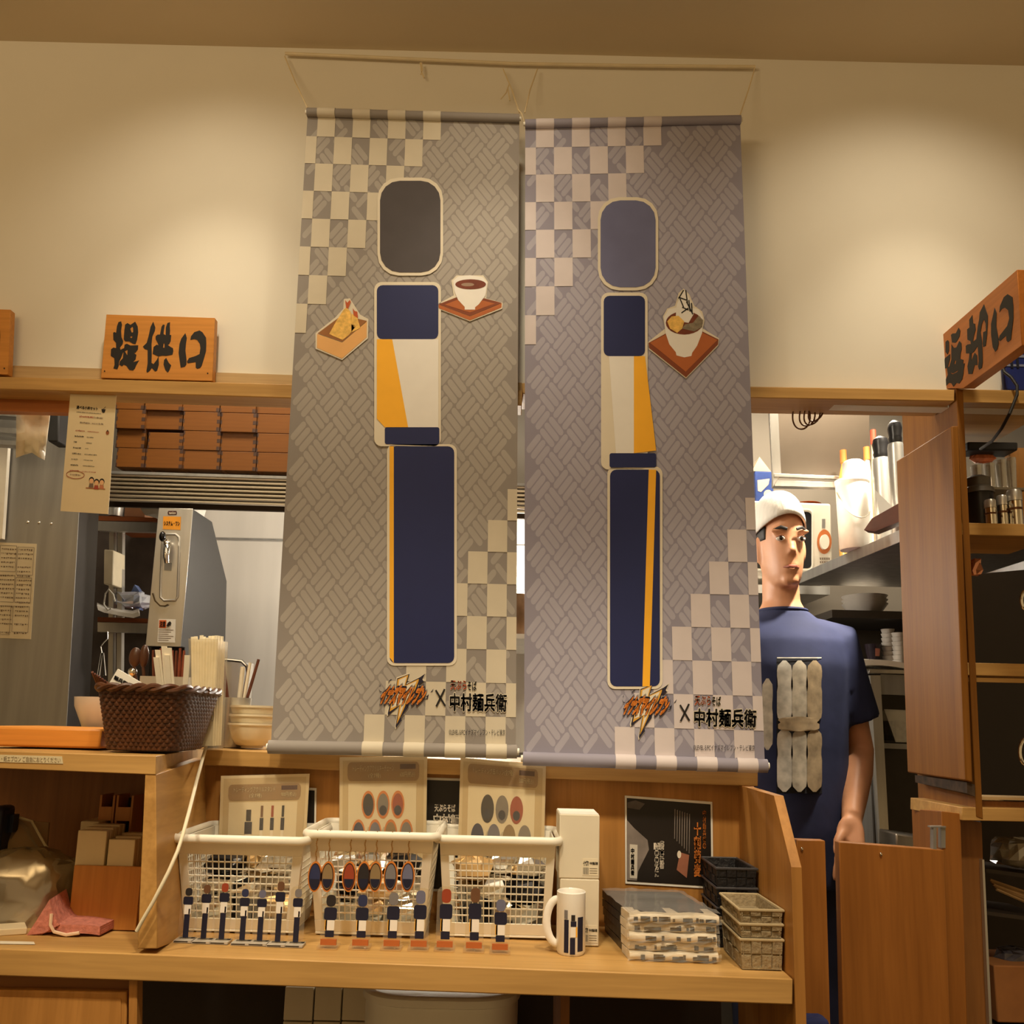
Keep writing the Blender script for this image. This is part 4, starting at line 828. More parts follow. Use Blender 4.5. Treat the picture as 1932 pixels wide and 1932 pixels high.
# pink cloth
pc = mat('pink_cloth', (192, 120, 104), .9, var=.18, vs=140, bump=.5)
t = thing('folded_napkin', 'pink cloth napkin folded on the shelf of the left bay', 'napkin', shelf(120, 1766))
for k_ in range(4):
    y0 = shelf(120, 1768).y+.004; rings = []
    for j in range(15):
        f = j/14; u = 60+128*f; base = 4*k_; lift = 16*math.exp(-((f-.26)/.10)**2)*(k_+1)/3+7*f*math.sin(f*3.1)
        a = at(u, 1765-base-lift-(1765-1765), y0+.002*math.sin(f*8)); bck = a+Vector((.004, .07, .004+.002*math.sin(f*5)))
        rings.append([a, a+Vector((0, 0, .0028)), bck+Vector((0, 0, .0028)), bck])
    M().loft(rings).build('fold', pc, t, smooth=60)
m = M(); m.flat([at(u, v, y0-.002) for u, v in ((93, 1698), (100, 1725), (112, 1745), (84, 1760), (50, 1765), (70, 1735))], vec=(0, .05, .006)); m.build('corner_fold', pc, t)
m = M(); m.tube([at(97, 1724, y0-.004), at(95, 1745, y0-.005), at(102, 1758, y0-.004), at(125, 1764, y0-.004), at(150, 1760, y0-.003)], .0022, 6); m.build('white_trim', mat('napkin_white', (226, 196, 166), .9), t)
# wooden napkin holder with white packs
yb = shelf(200, 1756).y; zs = shelf(200, 1756).z+.001
t = thing('wooden_holder', 'plain wooden upright box holding white napkin packs beside the divider', 'holder', shelf(200, 1756))
zt_ = at(200, 1634, yb).z; xa, xb = at(134, 1690, yb).x, at(262, 1690, yb).x
m = M(); m.box(xa, xb, yb, yb+.006, zs, zt_); m.build('front_board', wood('holder_wood', (196, 134, 68), 'z', dark=.85), t, bevel=.0006)
m = M(); m.box(xa, xa+.005, yb+.006, yb+.09, zs, zt_-.002); m.build('side_board', MATS['holder_wood'], t); m = M(); m.box(xb-.005, xb, yb+.006, yb+.09, zs, zt_-.002); m.build('side_board', MATS['holder_wood'], t)
m = M(); m.box(xa+.005, xb-.005, yb+.006, yb+.09, zs, zs+.005); m.build('bottom_board', MATS['holder_wood'], t)
for lab, u0, u1, v0, v1, dy in (('left white napkin pack rising out of the wooden holder', 144, 199, 1567, 1640, .012), ('right white napkin pack rising out of the wooden holder', 204, 254, 1584, 1650, .010)):
    a, b = at(u0, 1600, yb+dy), at(u1, 1600, yb+dy)
    t = thing('napkin_pack', lab, 'napkins', ((a.x+b.x)/2, yb+dy, zs+.006), 'white napkin packs')
    zz = at((u0+u1)/2, v0, yb+dy).z; n = 9
    for q in range(n):
        y0 = yb+dy+q*.0075; m = M(); m.box(a.x+.0006*(q % 3), b.x-.0005*(q % 2), y0, y0+.0068, zs+.006, zz-.0008*(q % 3)+.0006*q); m.build('napkin', mat('napkin_paper', (214, 196, 160), .9, var=.05, bump=.1), t, bevel=.001)
m = M(); a = at(152, 1549, 1.50); b = at(186, 1566, 1.50); m.box(a.x, b.x, 1.50, 1.56, zs, a.z); tag(m.build('paper_pack', mat('napkin_paper', (214, 196, 160)), bevel=.002), 'small white paper pack standing behind the wooden holder', 'paper pack')
for i, (u0, u1) in enumerate(((186.5, 215), (218, 250))):
    y = 1.525; a, b = at(u0, 1530, y).x, at(u1, 1530, y).x; z1 = at(200, 1500, y).z
    t = thing('chopstick_box', ('left', 'right')[i]+' upright wooden box with a dark hollow at the back of the left bay', 'box', ((a+b)/2, y, zs), 'upright wooden boxes in the bay')
    hw = MATS['holder_wood']
    for nm, x0, x1 in (('side_board', a, a+.003), ('side_board', b-.003, b)): M().box(x0, x1, y, y+.045, zs, z1).build(nm, hw, t)
    M().box(a+.003, b-.003, y+.04, y+.045, zs, z1-.006).build('back_board', black(), t)
    M().box(a+.003, b-.003, y, y+.004, zs, at(200, 1551, y).z-.012).build('front_board', black(), t)
    M().box(a+.003, b-.003, y-.0005, y+.0045, at(200, 1548, y).z, at(200, 1522, y).z).build('band', hw, t)
m = M(); p = shelf(8, 1765); m.cbox(p+Vector((0, .02, .004)), .016, .02, .004, Matrix.Rotation(.5, 3, 'Z')); tag(m.build('paper_slip', mat('napkin_paper', (214, 196, 160)), bevel=.001), 'small pale packet lying at the far left of the bay', 'packet')
# ================================================================ UNDER THE SHELF
zfl = at(800, 2080, 1.45).z
t = thing('waste_bin', 'large rounded white bin under the display shelf', 'bin', (at(838, 1900, 1.62).x, 1.60, 0))
cx, cy = at(838, 1900, 1.60).x, 1.60; rx = 148*px_at(1.45); z1 = at(838, 1884, 1.45).z
prof = lambda r_, z: [Vector((cx+rx*r_*math.copysign(abs(math.cos(a))**.55, math.cos(a)), cy-.02+.13*r_*math.copysign(abs(math.sin(a))**.55, math.sin(a)), z)) for a in [2*math.pi*i/48 for i in range(48)]]
m = M(); m.loft([prof(.86, 0.0), prof(.9, .02), prof(.985, z1-.03), prof(.985, z1-.012)]); m.build('body', pwhite(), t, smooth=50)
m = M(); m.loft([prof(.985, z1-.014), prof(1.02, z1-.012), prof(1.02, z1-.003), prof(.99, z1), prof(.93, z1), prof(.92, z1-.01)], cap=False); m.build('rim', pwhite(), t, smooth=50)
for i, (u0, u1) in enumerate(((536, 590), (593, 643), (646, 692))):
    a, b = at(u0, 1900, 1.64).x, at(u1, 1900, 1.64).x; z1 = at(u0, 1862, 1.64).z
    t = thing('storage_carton', ('leftmost', 'middle', 'rightmost')[i]+' of three pale cartons standing in the dark under the shelf', 'box', ((a+b)/2, 1.64, 0), 'pale cartons under the shelf')
    z_ = at(u0, 1925, 1.64).z
    M().box(a, b, 1.64, 1.70, 0, z_-.002).build('lower_box', mat('carton', (216, 206, 184)), t, bevel=.001); M().box(a, b, 1.64, 1.70, z_, z1).build('upper_box', mat('carton', (216, 206, 184)), t, bevel=.001)
# ================================================================ ON THE LEDGE, LEFT
Xa = lambda u, v, y: at(u, v, y).x
t = thing('wooden_tray', 'thick orange wooden board lying on the ledge left of the wicker basket', 'board', (Xa(80, 1405, 1.44), 1.42, ZL))
M().box(Xa(-60, 1400, 1.42), Xa(189, 1400, 1.42), 1.42, 1.62, ZL+.001, at(90, 1373, 1.42).z).build('board', wood('board_orange', (226, 150, 66), 'x', dark=.8), t, bevel=.003)
# wicker basket
ORDN = ('first', 'second', 'third', 'fourth', 'fifth', 'sixth', 'seventh', 'eighth', 'ninth')
wk, wkd = mat('wicker', (76, 42, 20), .45, var=.35, vs=120), mat('wicker_dark', (48, 26, 14), .6, var=.2)
X0b, X1b, Y0b, Y1b = Xa(191, 1415, 1.36), Xa(346, 1415, 1.40), 1.36, 1.50
X0t, X1t, Y0t, Y1t = Xa(176, 1305, 1.345), Xa(372, 1305, 1.40), 1.335, 1.535
zt = at(270, 1298, 1.34).z
t = thing('wicker_basket', 'dark brown wicker basket of chopsticks on the corner of the ledge', 'basket', ((X0b+X1b)/2, Y0b, ZL))
def wring(f, n, z, d=0, ph=0, wob=0):
    x0, x1, y0, y1 = X0b+(X0t-X0b)*f-d, X1b+(X1t-X1b)*f+d, Y0b+(Y0t-Y0b)*f-d, Y1b+(Y1t-Y1b)*f+d; out = []
    cx, cy, hx, hy = (x0+x1)/2, (y0+y1)/2, (x1-x0)/2, (y1-y0)/2
    for i in range(n):
        a = 2*math.pi*i/n; ca, sa = math.cos(a), math.sin(a); k = (abs(ca)**5+abs(sa)**5)**(-1/5)
        w_ = 1+wob*math.sin(i*math.pi/2+ph)
        out.append(Vector((cx+hx*ca*k*w_, cy+hy*sa*k*w_, z)))
    return out
NW = 96; rows = 15; m = M()
for r in range(rows):
    f = (r+.5)/rows; m.tube(wring(f, NW*2, ZL+.003+(zt-ZL-.006)*f, 0, (r % 2)*math.pi, .012), (.0019, .0034), 6, closed=True)
o = m.build('woven_strands', wk, t); o['kind'] = 'stuff'
m = M(); m.loft([wring(f, 64, ZL+.002+(zt-ZL-.004)*f, -.0035) for f in (0, .5, 1)], cap=False); m.loft([wring(0, 64, ZL+.001, -.004), wring(0, 64, ZL+.004, -.004)]); m.build('lining', wkd, t)
m = M(); n = 120
for ph in (0, 1):
    base = wring(1, n, zt, .002); pts = [p+Vector((0, 0, .003*math.sin(i*.6+ph*math.pi)))+(p-sum(base, Vector())/n).normalized()*.002*math.cos(i*.6+ph*math.pi) for i, p in enumerate(base)]
    m.tube(pts, .0036, 7, closed=True)
o = m.build('braided_rim', wk, t); o['kind'] = 'stuff'
def stick(name, label, p0, p1, r, mt, grp, cat='chopsticks', seg=6):
    m = M(); d = Vector(p1)-Vector(p0); m.tube([p0, Vector(p0)+d*.5, p1], [r, r, r*.9], seg); return tag(m.build(name, mt), label, cat, grp)
rw = mat('chopstick_brown', (98, 50, 30), .4, var=.2); pw = mat('paper_sleeve', (236, 226, 204), .7, var=.03)
R = random.Random(11)
for i in range(8):
    u = 174+i*4.6; stick('chopstick', f'{ORDN[i]} brown chopstick from the left leaning over the left rim of the wicker basket', at(u+34, 1345, 1.45), at(u, 1268+i*3.2, 1.375+.004*i), .0019, rw, 'brown chopsticks in the wicker basket')
for u0, v0, u1, v1, nm in ((318, 1300, 309, 1219, 'tallest'), (309, 1300, 297, 1226, 'second'), (322, 1300, 314, 1236, 'third'), (305, 1300, 294, 1240, 'fourth'), (347, 1300, 353, 1236, 'rightmost'), (326, 1298, 318, 1222, 'fifth')):
    y = 1.43; a, b = at(u0, v0+30, y+.02), at(u1, v1, y); d = (b-a); px_ = Vector((.0036, 0, 0))
    m = M(); m.prism([a-px_, b-px_, b+px_, a+px_], (0, .003, 0)); tag(m.build('wrapped_chopsticks', pw), f'{nm} white paper-wrapped chopsticks standing up out of the wicker basket', 'chopsticks', 'paper-wrapped chopsticks')
m = M(); m.prism([at(*p, 1.41) for p in ((204, 1292), (222, 1262), (270, 1290), (262, 1320), (215, 1320))], (0, .003, 0)); cdo = m.build('note_card', white()); tag(cdo, 'white card with black brush lettering tilted in the wicker basket', 'card')
m = M(); text_fit(m, '麺兵衛', [at(217, 1274, 1.409), at(241, 1287, 1.409), at(214, 1281, 1.409), at(238, 1294, 1.409)], .05); m.build('lettering', ink(), cdo, smooth=0)
# tall clear box of straws
yb = 1.50; t = thing('straw_box', 'tall clear box packed with white wrapped straws beside the wicker basket', 'straw box', (Xa(381, 1410, yb), yb, ZL))
a0, a1, b0, b1 = Xa(360, 1405, yb), Xa(402, 1405, yb), Xa(356, 1200, yb), Xa(412, 1198, yb); z1 = at(384, 1205, yb).z
m = M()
for th_ in (0,):
    f = [Vector((b0, yb, z1)), Vector((b1, yb, z1)), Vector((a1, yb, ZL+.001)), Vector((a0, yb, ZL+.001))]; bk = [p+Vector((0, .055, 0)) for p in f]
    for q in ((f[0], f[1], f[2], f[3]), (bk[0], bk[1], bk[2], bk[3]), (f[0], bk[0], bk[3], f[3]), (f[1], bk[1], bk[2], f[2])): m.add(q, [(0, 1, 2, 3)])
m.build('clear_box', glassy('clear_box', (244, 238, 224), .1, .82), t, smooth=0)
M().box(a0, a1, yb, yb+.055, ZL+.0005, ZL+.004).build('foot', glassy('clear_box'), t)
sw = mat('straw_white', (240, 230, 204), .6, var=.06, vs=50)
R = random.Random(3); m = M()
for j in range(4):
    for i in range(9):
        f = (i+.5)/9; q = .3*R.uniform(-.3, .3); z2 = z1+R.uniform(-.002, .0065)
        m.tube([(a0+(a1-a0)*(.06+.88*f), yb+.006+j*.013, ZL+.006), (b0+(b1-b0)*(.05+.9*f)+q*.004, yb+.006+j*.013, z2)], .0030, 6)
o = m.build('straws', sw, t); o['kind'] = 'stuff'
m = M(); text_fit(m, '100', [Vector((a0+(a1-a0)*.55, yb-.001, ZL+.055)), Vector((a0+(a1-a0)*.95, yb-.001, ZL+.055)), Vector((a0+(a1-a0)*.55, yb-.001, ZL+.04)), Vector((a0+(a1-a0)*.95, yb-.001, ZL+.04))]); m.build('lettering', mat('mark_grey', (170, 160, 140), .6), t, smooth=0)
# steel cup of chopsticks, bowls
yc = 1.66; c = Vector((Xa(440, 1408, yc), yc, ZL+.0005)); r = 27*yc/1.03/FPX/SQ; zt = at(440, 1317, yc).z-ZL
t = thing('steel_cup', 'tall steel cup holding chopsticks behind the stacked bowls', 'cup', c)
M().lathe([(0, 0), (r*.9, 0), (r*.92, .003), (r, zt), (r-.002, zt), (r*.88, .005), (0, .004)], c, 32).build('cup', steel(), t)
for i, (u0, v0, u1, v1, mt, rr) in enumerate(((430, 1345, 417, 1241, rw, .0026), (433, 1345, 421, 1247, rw, .0024), (449, 1345, 458, 1258, pw, .0040), (456, 1345, 472, 1250, MATS['paper_sleeve'], .0028), (458, 1345, 488, 1244, rw, .0026), (454, 1345, 468, 1262, rw, .0022))):
    lab = f'{ORDN[i]} utensil from the left in the tall steel cup, a white handle' if mt is pw else f'{ORDN[i]} utensil from the left in the tall steel cup, a brown chopstick'
    stick('cup_utensil' if mt is pw else 'chopstick', lab, at(u0, v0, yc), at(u1, v1, yc+.004*(i-3)), rr, mt, 'white utensils in the steel cup' if mt is pw else 'brown chopsticks in the steel cup', 'utensil' if mt is pw else 'chopsticks')
yc = 1.64; k = yc/1.03/FPX; cm_ = mat('bowl_cream', (226, 212, 180), .25, var=.03)
r = 46*k/SQ; z0 = ZL+.0005
for i, nm in enumerate(('lowest', 'middle', 'topmost')):
    c = Vector((Xa(476+i, 1408, yc), yc, z0+i*.0135)); hh = (at(476, 1365, yc).z-ZL)
    m = M(); m.lathe([(0, .004), (r*.44, 0), (r*.46, .003), (r*.66, hh*.14), (r*.84, hh*.4), (r*.95, hh*.75), (r*.985, hh-.004), (r*1.03, hh-.003), (r*1.03, hh), (r-.0025, hh), (r*.9, hh*.7), (r*.6, hh*.16), (0, .007)], c, 40)
    tag(m.build('soup_bowl', cm_), nm+' cream bowl of the stack of three on the ledge by the banner', 'bowl', 'cream bowls stacked on the ledge')
c = Vector((Xa(192, 1400, 1.66), 1.68, ZL+.0005)); m = M(); hh = at(180, 1316, 1.66).z-ZL; m.lathe([(0, .002), (.028, 0), (.05, hh*.35), (.068, hh*.8), (.07, hh), (.067, hh), (.045, hh*.35), (0, .006)], c, 36)
tag(m.build('large_bowl', mat('bowl_grey_white', (206, 202, 194), .3, var=.04)), 'white bowl half hidden behind the wicker basket', 'bowl')
# steel box of brown chopsticks and ladles behind the wicker basket
yk = 1.60; a, b = Xa(262, 1300, yk), Xa(352, 1300, yk); zt = at(300, 1276, yk).z
t = thing('utensil_box', 'steel box crowded with chopsticks behind the wicker basket', 'box', ((a+b)/2, yk, ZL))
m = M()
m.box(a, b, yk, yk+.002, ZL+.001, zt); m.box(a, b, yk+.07, yk+.072, ZL+.001, zt); m.box(a, a+.002, yk+.002, yk+.07, ZL+.001, zt); m.box(b-.002, b, yk+.002, yk+.07, ZL+.001, zt); m.build('sides', steel(), t); M().box(a, b, yk, yk+.072, ZL, ZL+.0012).build('floor_plate', steel(), t)
R = random.Random(9)
rs = mat('chopstick_red', (128, 62, 38), .4, var=.2)
for i in range(18):
    f = (i % 9+.5)/9; j = i//9; u = 285+f*66; stick('chopstick', f'{ORDN[i % 9]} reddish chopstick from the left, {("front", "back")[j]} row, in the steel box', Vector((a+.012+(b-a-.02)*(.2+.75*f), yk+.02+j*.025, ZL+.006)), at(u, 1222+R.uniform(0, 10)+j*4, yk+.02+j*.025), .0022, rs if i % 3 else rw, 'reddish chopsticks in the steel box')
for i, (u, v, rx, ry, mt) in enumerate(((255, 1240, 12, 19, mat('ladle_brown', (74, 44, 26), .35, var=.2)), (272, 1238, 9, 22, MATS['ladle_brown']), (250, 1268, 9, 9, chrome()))):
    y = yk+.03; c = at(u, v, y); k = y/1.03/FPX
    t = thing('ladle', ('dark ladle with a round bowl behind the wicker basket', 'dark narrow spatula beside the round ladle', 'small shiny spoon in front of the dark ladle')[i], ('ladle', 'spatula', 'spoon')[i], (c.x, y, ZL+.01))
    m = M(); m.ball(c, rx*k, .006, ry*k, 20, 12); m.build('ladle_bowl', mt, t)
    M().tube([c-Vector((0, 0, ry*k*.9)), (a+.006+.006*i, y, ZL+.01)], .0026, 8).build('handle', mt, t)
# ================================================================ KITCHEN, LEFT
t = thing('menu_sheet', 'white menu sheet hanging below the lintel beside the wooden boxes', 'menu', at(160, 966, 1.60))
MQ = [(133, 738), (219.5, 745), (204, 970), (114, 964)]; Y = 1.60
m = M(); m.flat([at(*p, Y) for p in MQ], vec=(0, .001, 0)); m.build('sheet', mat('menu_paper', (222, 204, 166), .6, var=.02), t, smooth=0)
def mq(s, v): return ((MQ[0][0]*(1-s)+MQ[1][0]*s)*(1-v)+(MQ[3][0]*(1-s)+MQ[2][0]*s)*v, (MQ[0][1]*(1-s)+MQ[1][1]*s)*(1-v)+(MQ[3][1]*(1-s)+MQ[2][1]*s)*v)
red_i, grey_i = mat('ink_red', (160, 70, 50), .7), mat('ink_grey', (120, 100, 84), .7)
def mt_(body, s0, v0, s1, v1, mt, off=.02): text_fit(M(), body, [at(*mq(s0, v0), Y-.0006), at(*mq(s1, v0), Y-.0006), at(*mq(s0, v1), Y-.0006), at(*mq(s1, v1), Y-.0006)], off).build('lettering', mt, t, smooth=0)
mt_('選べる小丼セット', .16, .115, .62, .142, ink(), .03)
_R = random.Random(2)
def strokes(s0, v0, s1, v1, mt, step=.022):
    """a line of print too small to read: a row of little marks"""
    m = M(); s = s0
    while s < s1-.004:
        w_ = _R.uniform(.35, .8)*step; t0 = v0+(v1-v0)*_R.uniform(0, .3); t1 = v1-(v1-v0)*_R.uniform(0, .25)
        m.flat([at(*mq(*p), Y-.0006) for p in ((s, t0), (s+w_, t0+.001), (s+w_*.9, t1), (s+w_*.1, t1-.001))]); s += step*.95
    o = m.build('print_line', mt, t, smooth=0); o['kind'] = 'stuff'
strokes(.17, .163, .70, .173, ink(), .014); strokes(.24, .195, .55, .212, red_i, .03); strokes(.56, .195, .75, .212, grey_i, .03); strokes(.26, .245, .48, .262, grey_i, .03); strokes(.52, .245, .76, .262, grey_i, .03)
for i, (w1, w2, mt) in enumerate(((.22, .25, red_i), (.2, .14, ink()), (.08, .12, ink()), (.17, .07, ink()), (.22, .27, ink()), (.15, .2, ink()), (.18, .26, ink()), (.2, .3, red_i))):
    v = .315+i*.048-.0; s_ = .18-.008*i; strokes(s_, v, s_+w1*.9, v+.015, mt, .026); strokes(s_+.26, v+.003, s_+.26+w2, v+.013, mt, .013)
def mpoly(pts, mt, e=.0006): m = M(); m.flat([at(*mq(*p), Y-e) for p in pts], vec=(0, .0002, 0)); m.build('menu_print', mt, t, smooth=0)
def mov(s, v, a, b, n=14): return [(s+a*math.cos(2*math.pi*i/n), v+b*math.sin(2*math.pi*i/n)) for i in range(n)]
mpoly([(.70, .128), (.79, .128), (.775, .152), (.745, .16), (.715, .152)], ink()); mpoly([(.73, .128), (.785, .105), (.79, .107), (.74, .128)], ink()); mpoly(mov(.865, .32, .035, .018), mat('acorn', (150, 84, 40), .7)); mpoly([(.845, .31), (.865, .295), (.885, .31)], ink(), .0008)
m = M(); L = [at(*mq(.25+.19*math.cos(2*math.pi*i/28), .69+.032*math.sin(2*math.pi*i/28)), Y-.0006) for i in range(28)]; m.tube(L, .0004, 4, closed=True); m.build('menu_print', red_i, t); strokes(.14, .683, .36, .70, grey_i, .03)
for i, (s, v) in enumerate(((.60, .725), (.71, .738), (.82, .732))):
    mpoly(mov(s, v, .055, .026), ink()); mpoly(mov(s, v+.008, .045, .021), skin_p(), .0008); mpoly([(s-.04, v+.03), (s+.04, v+.03), (s+.05, v+.062), (s-.05, v+.062)], (grey_i, red_i, mat('print_peach2', (190, 120, 84), .7))[i], .0007)
mpoly([(.49, .79), (.9, .79), (.9, .796), (.49, .796)], brownp())
# hanging film packet, dark box, white slab for the lit wall
t = thing('film_packet', 'white translucent packet hanging under the lintel at the far left', 'packet', at(65, 860, 1.70))
m = M(); P0 = [(32, 745), (48, 745), (64, 746), (80, 747), (98, 748)]; P1 = [(30, 864), (46, 858), (60, 854), (72, 862), (84, 868)]
vs = []
for j in range(9):
    for i in range(5):
        f = j/8; u = P0[i][0]*(1-f)+P1[i][0]*f; v = P0[i][1]*(1-f)+P1[i][1]*f; vs.append(at(u, v, 1.70+.008*math.sin(i*1.9+j*.8)+.006*math.cos(j*1.7)))
m.add(vs, [(j*5+i, j*5+i+1, (j+1)*5+i+1, (j+1)*5+i) for j in range(8) for i in range(4)]); m.build('film', mat('film_white', (236, 228, 206), .25, var=.05, trans=0), t, smooth=50, solid=.0015)
tag(M().slab([(84, 765), (112, 767), (110, 833), (90, 833)], 1.98, .05).build('dark_box', mat('charcoal_box', (44, 44, 46), .5), bevel=.003), 'dark box beside the hanging white packet at the far left', 'box')
t = thing('steel_partition', 'tall grey steel cabinet at the left of the kitchen opening', 'cabinet', (Xa(60, 1400, 2.05), 2.05, 0))
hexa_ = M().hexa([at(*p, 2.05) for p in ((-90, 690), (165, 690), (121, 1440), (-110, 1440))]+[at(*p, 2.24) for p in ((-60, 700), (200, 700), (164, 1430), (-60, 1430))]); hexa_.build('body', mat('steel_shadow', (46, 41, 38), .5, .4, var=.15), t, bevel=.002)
M().slab([(-90, 690), (165, 690), (121, 1440), (-110, 1440)], 2.0475, .002).build('front_panel', steel_d(), t)
lb_ = at(0, 1440, 2.05).z
M().box(Xa(-110, 1440, 2.05), Xa(121, 1440, 2.05), 2.052, 2.24, 0, lb_).build('lower_body', steel_d(), t)
for u, v in ((52, 985), (73, 986), (96, 988)): m = M(); m.ball(at(u, v, 2.047), .003, .0015, .003, 8, 6); m.build('bolt', chrome(), t)
t = thing('notice_sheet', 'pale handwritten notice sheet fixed to the grey steel cabinet', 'notice', at(20, 1204, 2.045))
NQ = [(-34, 1022), (69, 1026), (58, 1206), (-44, 1202)]; m = M(); m.flat([at(*p, 2.0465) for p in NQ], vec=(0, .001, 0)); m.build('sheet', mat('notice_paper', (214, 200, 168), .7, var=.04), t, smooth=0)
def nq(s, v): return ((NQ[0][0]*(1-s)+NQ[1][0]*s)*(1-v)+(NQ[3][0]*(1-s)+NQ[2][0]*s)*v, (NQ[0][1]*(1-s)+NQ[1][1]*s)*(1-v)+(NQ[3][1]*(1-s)+NQ[2][1]*s)*v)
R = random.Random(5); m = M()
for col in range(3):
    s0 = .06+.31*col
    for r in range(20):
        v = .06+r*.046
        if R.random() < .12: continue
        s = s0
        while s < s0+.24:
            w_ = R.uniform(.012, .035); h_ = R.uniform(.008, .02); m.flat([at(*nq(*p), 2.0452) for p in ((s, v), (s+w_, v+R.uniform(-.003, .003)), (s+w_*.9, v+h_), (s+.004, v+h_))]); s += w_+R.uniform(.008, .02)
o = m.build('handwriting', mat('ink_faint', (116, 98, 76), .7), t, smooth=0); o['kind'] = 'stuff'
m = M()
for s0, v0, s1, v1 in ((.34, .03, .64, .30), (.66, .04, .96, .33), (.34, .34, .64, .62), (.66, .36, .95, .62), (.64, .66, .94, .93), (.33, .66, .6, .96)):
    for a_, b_ in (((s0, v0), (s1, v0)), ((s1, v0), (s1, v1)), ((s1, v1), (s0, v1)), ((s0, v1), (s0, v0))): m.tube([at(*nq(*a_), 2.0452), at(*nq(*b_), 2.0452)], .0004, 4)
m.build('frame_lines', MATS['ink_faint'], t)
tag(M().slab([(-90, 838), (15, 842), (4, 1016), (-90, 1016)], 2.03, .012).build('lit_wall_slab', mat('lit_wall_white', (244, 238, 224), .5)), 'white slab standing in for the lit wall at the far left edge above the notice', 'panel')  # pale slab stands in for a strongly lit strip of wall
t = thing('rack', 'dark steel rack high at the far left of the kitchen', 'rack', at(-10, 840, 1.98))
for v0, v1 in ((776, 786), (808, 818), (832, 840)): M().slab([(-90, v0-8), (30, v0), (30, v1), (-90, v1-8)], 1.98, .03).build('rack_bar', steel_d(), t)
# extractor hood with the louvres and the stacked steamer boxes
YH = 2.25
t = thing('range_hood', 'long steel hood with a row of bright louvre bars under the steamer boxes', 'hood', at(380, 950, YH))
sl = .030
M().slab([(196, 888), (1100, 888+sl*904), (1100, 893+sl*904), (196, 893)], YH-.01, .36).build('top_plate', steel_d(), t)
for i in range(7):
    v = 893+i*7.7; M().slab([(196, v), (1100, v+sl*904), (1100, v+4.2+sl*904), (196, v+4.2)], YH-.004+.004*i, .012).build('louvre_slat', mat('louvre', (226, 214, 192), .3, .35, var=.03), t, bevel=.001)
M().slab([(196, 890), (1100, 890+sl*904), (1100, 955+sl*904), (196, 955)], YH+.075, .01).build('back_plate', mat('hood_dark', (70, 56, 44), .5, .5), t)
us = [219, 274, 345, 416, 484, 556, 628]; R = random.Random(8); ch = lambda r: ('lowest', 'second', 'third', 'topmost')[r]
jm = mat('joint_dark', (58, 32, 14), .6, var=.2)
for c_ in range(6):
    for r_ in range(4):
        u0, u1 = us[c_]+.6, us[c_+1]-.6; vb = 883-36.4*r_+.034*(u0-274); vt = vb-35.6; y = 2.29+R.uniform(-.006, .006)
        if (c_, r_) == (1, 1): u0 += 5; vt += 5
        zb, z1 = at((u0+u1)/2, vb, y).z, at((u0+u1)/2, vt, y).z; xa, xb = Xa(u0, (vt+vb)/2, y), Xa(u1, (vt+vb)/2, y)
        t = thing('steamer_box', f'{ch(r_)} wooden steamer box in the {("first", "second", "third", "fourth", "fifth", "sixth")[c_]} column from the menu sheet', 'wooden box', ((xa+xb)/2, y, zb), 'wooden steamer boxes stacked on the hood')
        m = M(); th = .008
        m.box(xa, xb, y, y+th, zb, z1); m.box(xa, xb, y+.14, y+.14+th, zb, z1); m.box(xa, xa+th, y+th, y+.14, zb, z1); m.box(xb-th, xb, y+th, y+.14, zb, z1); m.build('sides', wbox(), t, bevel=.0008)
        M().box(xa+th, xb-th, y+th, y+.14, zb+.001, zb+.005).build('bottom_board', wbox(), t)
        m = M(); h_ = (z1-zb)/5
        for q in (0, 2, 4):
            m.box(xb-.0075, xb+.0002, y-.0004, y+.003, zb+h_*q, zb+h_*(q+1)); m.box(xa-.0002, xa+.003, y-.0004, y+.003, zb+h_*q, zb+h_*(q+1))
        o = m.build('finger_joint', jm, t, smooth=0); o['kind'] = 'stuff'
# hot-water machine
YM = 2.25; A = [at(294, 960, YM), at(359, 960, YM), at(346, 1221, YM), at(283, 1221, YM)]
t = thing('water_dispenser', 'tall steel dispenser with a lever tap and a sloping top behind the wicker basket', 'dispenser', (A[3].x, YM, .80))
XR = (A[1].x+A[2].x)/2
side = [Vector((XR, YM, A[1].z))]+[atx(u, v, XR) for u, v in ((400, 984), (428, 1098), (425, 1230))]
for p in side: p.x = XR
side += [Vector((XR, side[-1].y, .80)), Vector((XR, YM+.03, .80)), Vector((XR, YM+.03, A[2].z)), Vector((XR, YM, A[2].z))]
xl = (A[0].x+A[3].x)/2
M().prism(side, (xl-XR, 0, 0)).build('body', mat('steel_grey_paint', (34, 30, 27), .6, .05, var=.08, vs=5), t, bevel=.002)
M().box(xl-.001, XR+.001, YM-.003, YM-.0005, A[2].z, A[1].z).build('front_panel', steel(), t, bevel=.001)
def fq(pts): return zoom(pts, 280, 950, 6.4375)
YF = YM-.0035
m = M(); loop = [at(x, y, YF) for x, y in fq([(215, 375), (330, 375), (370, 410), (378, 470), (355, 1130), (330, 1175), (190, 1178), (150, 1140), (148, 1000), (165, 560), (185, 400)])]; m.tube(loop, .0030, 8, closed=True); m.build('recess_frame', steel(), t)
m = M(); m.flat([p+Vector((0, -.0002, 0)) for p in loop], vec=(0, .0006, 0)); m.build('recess_panel', steel(), t, smooth=0)
tap = M(); k = YF/1.03/FPX
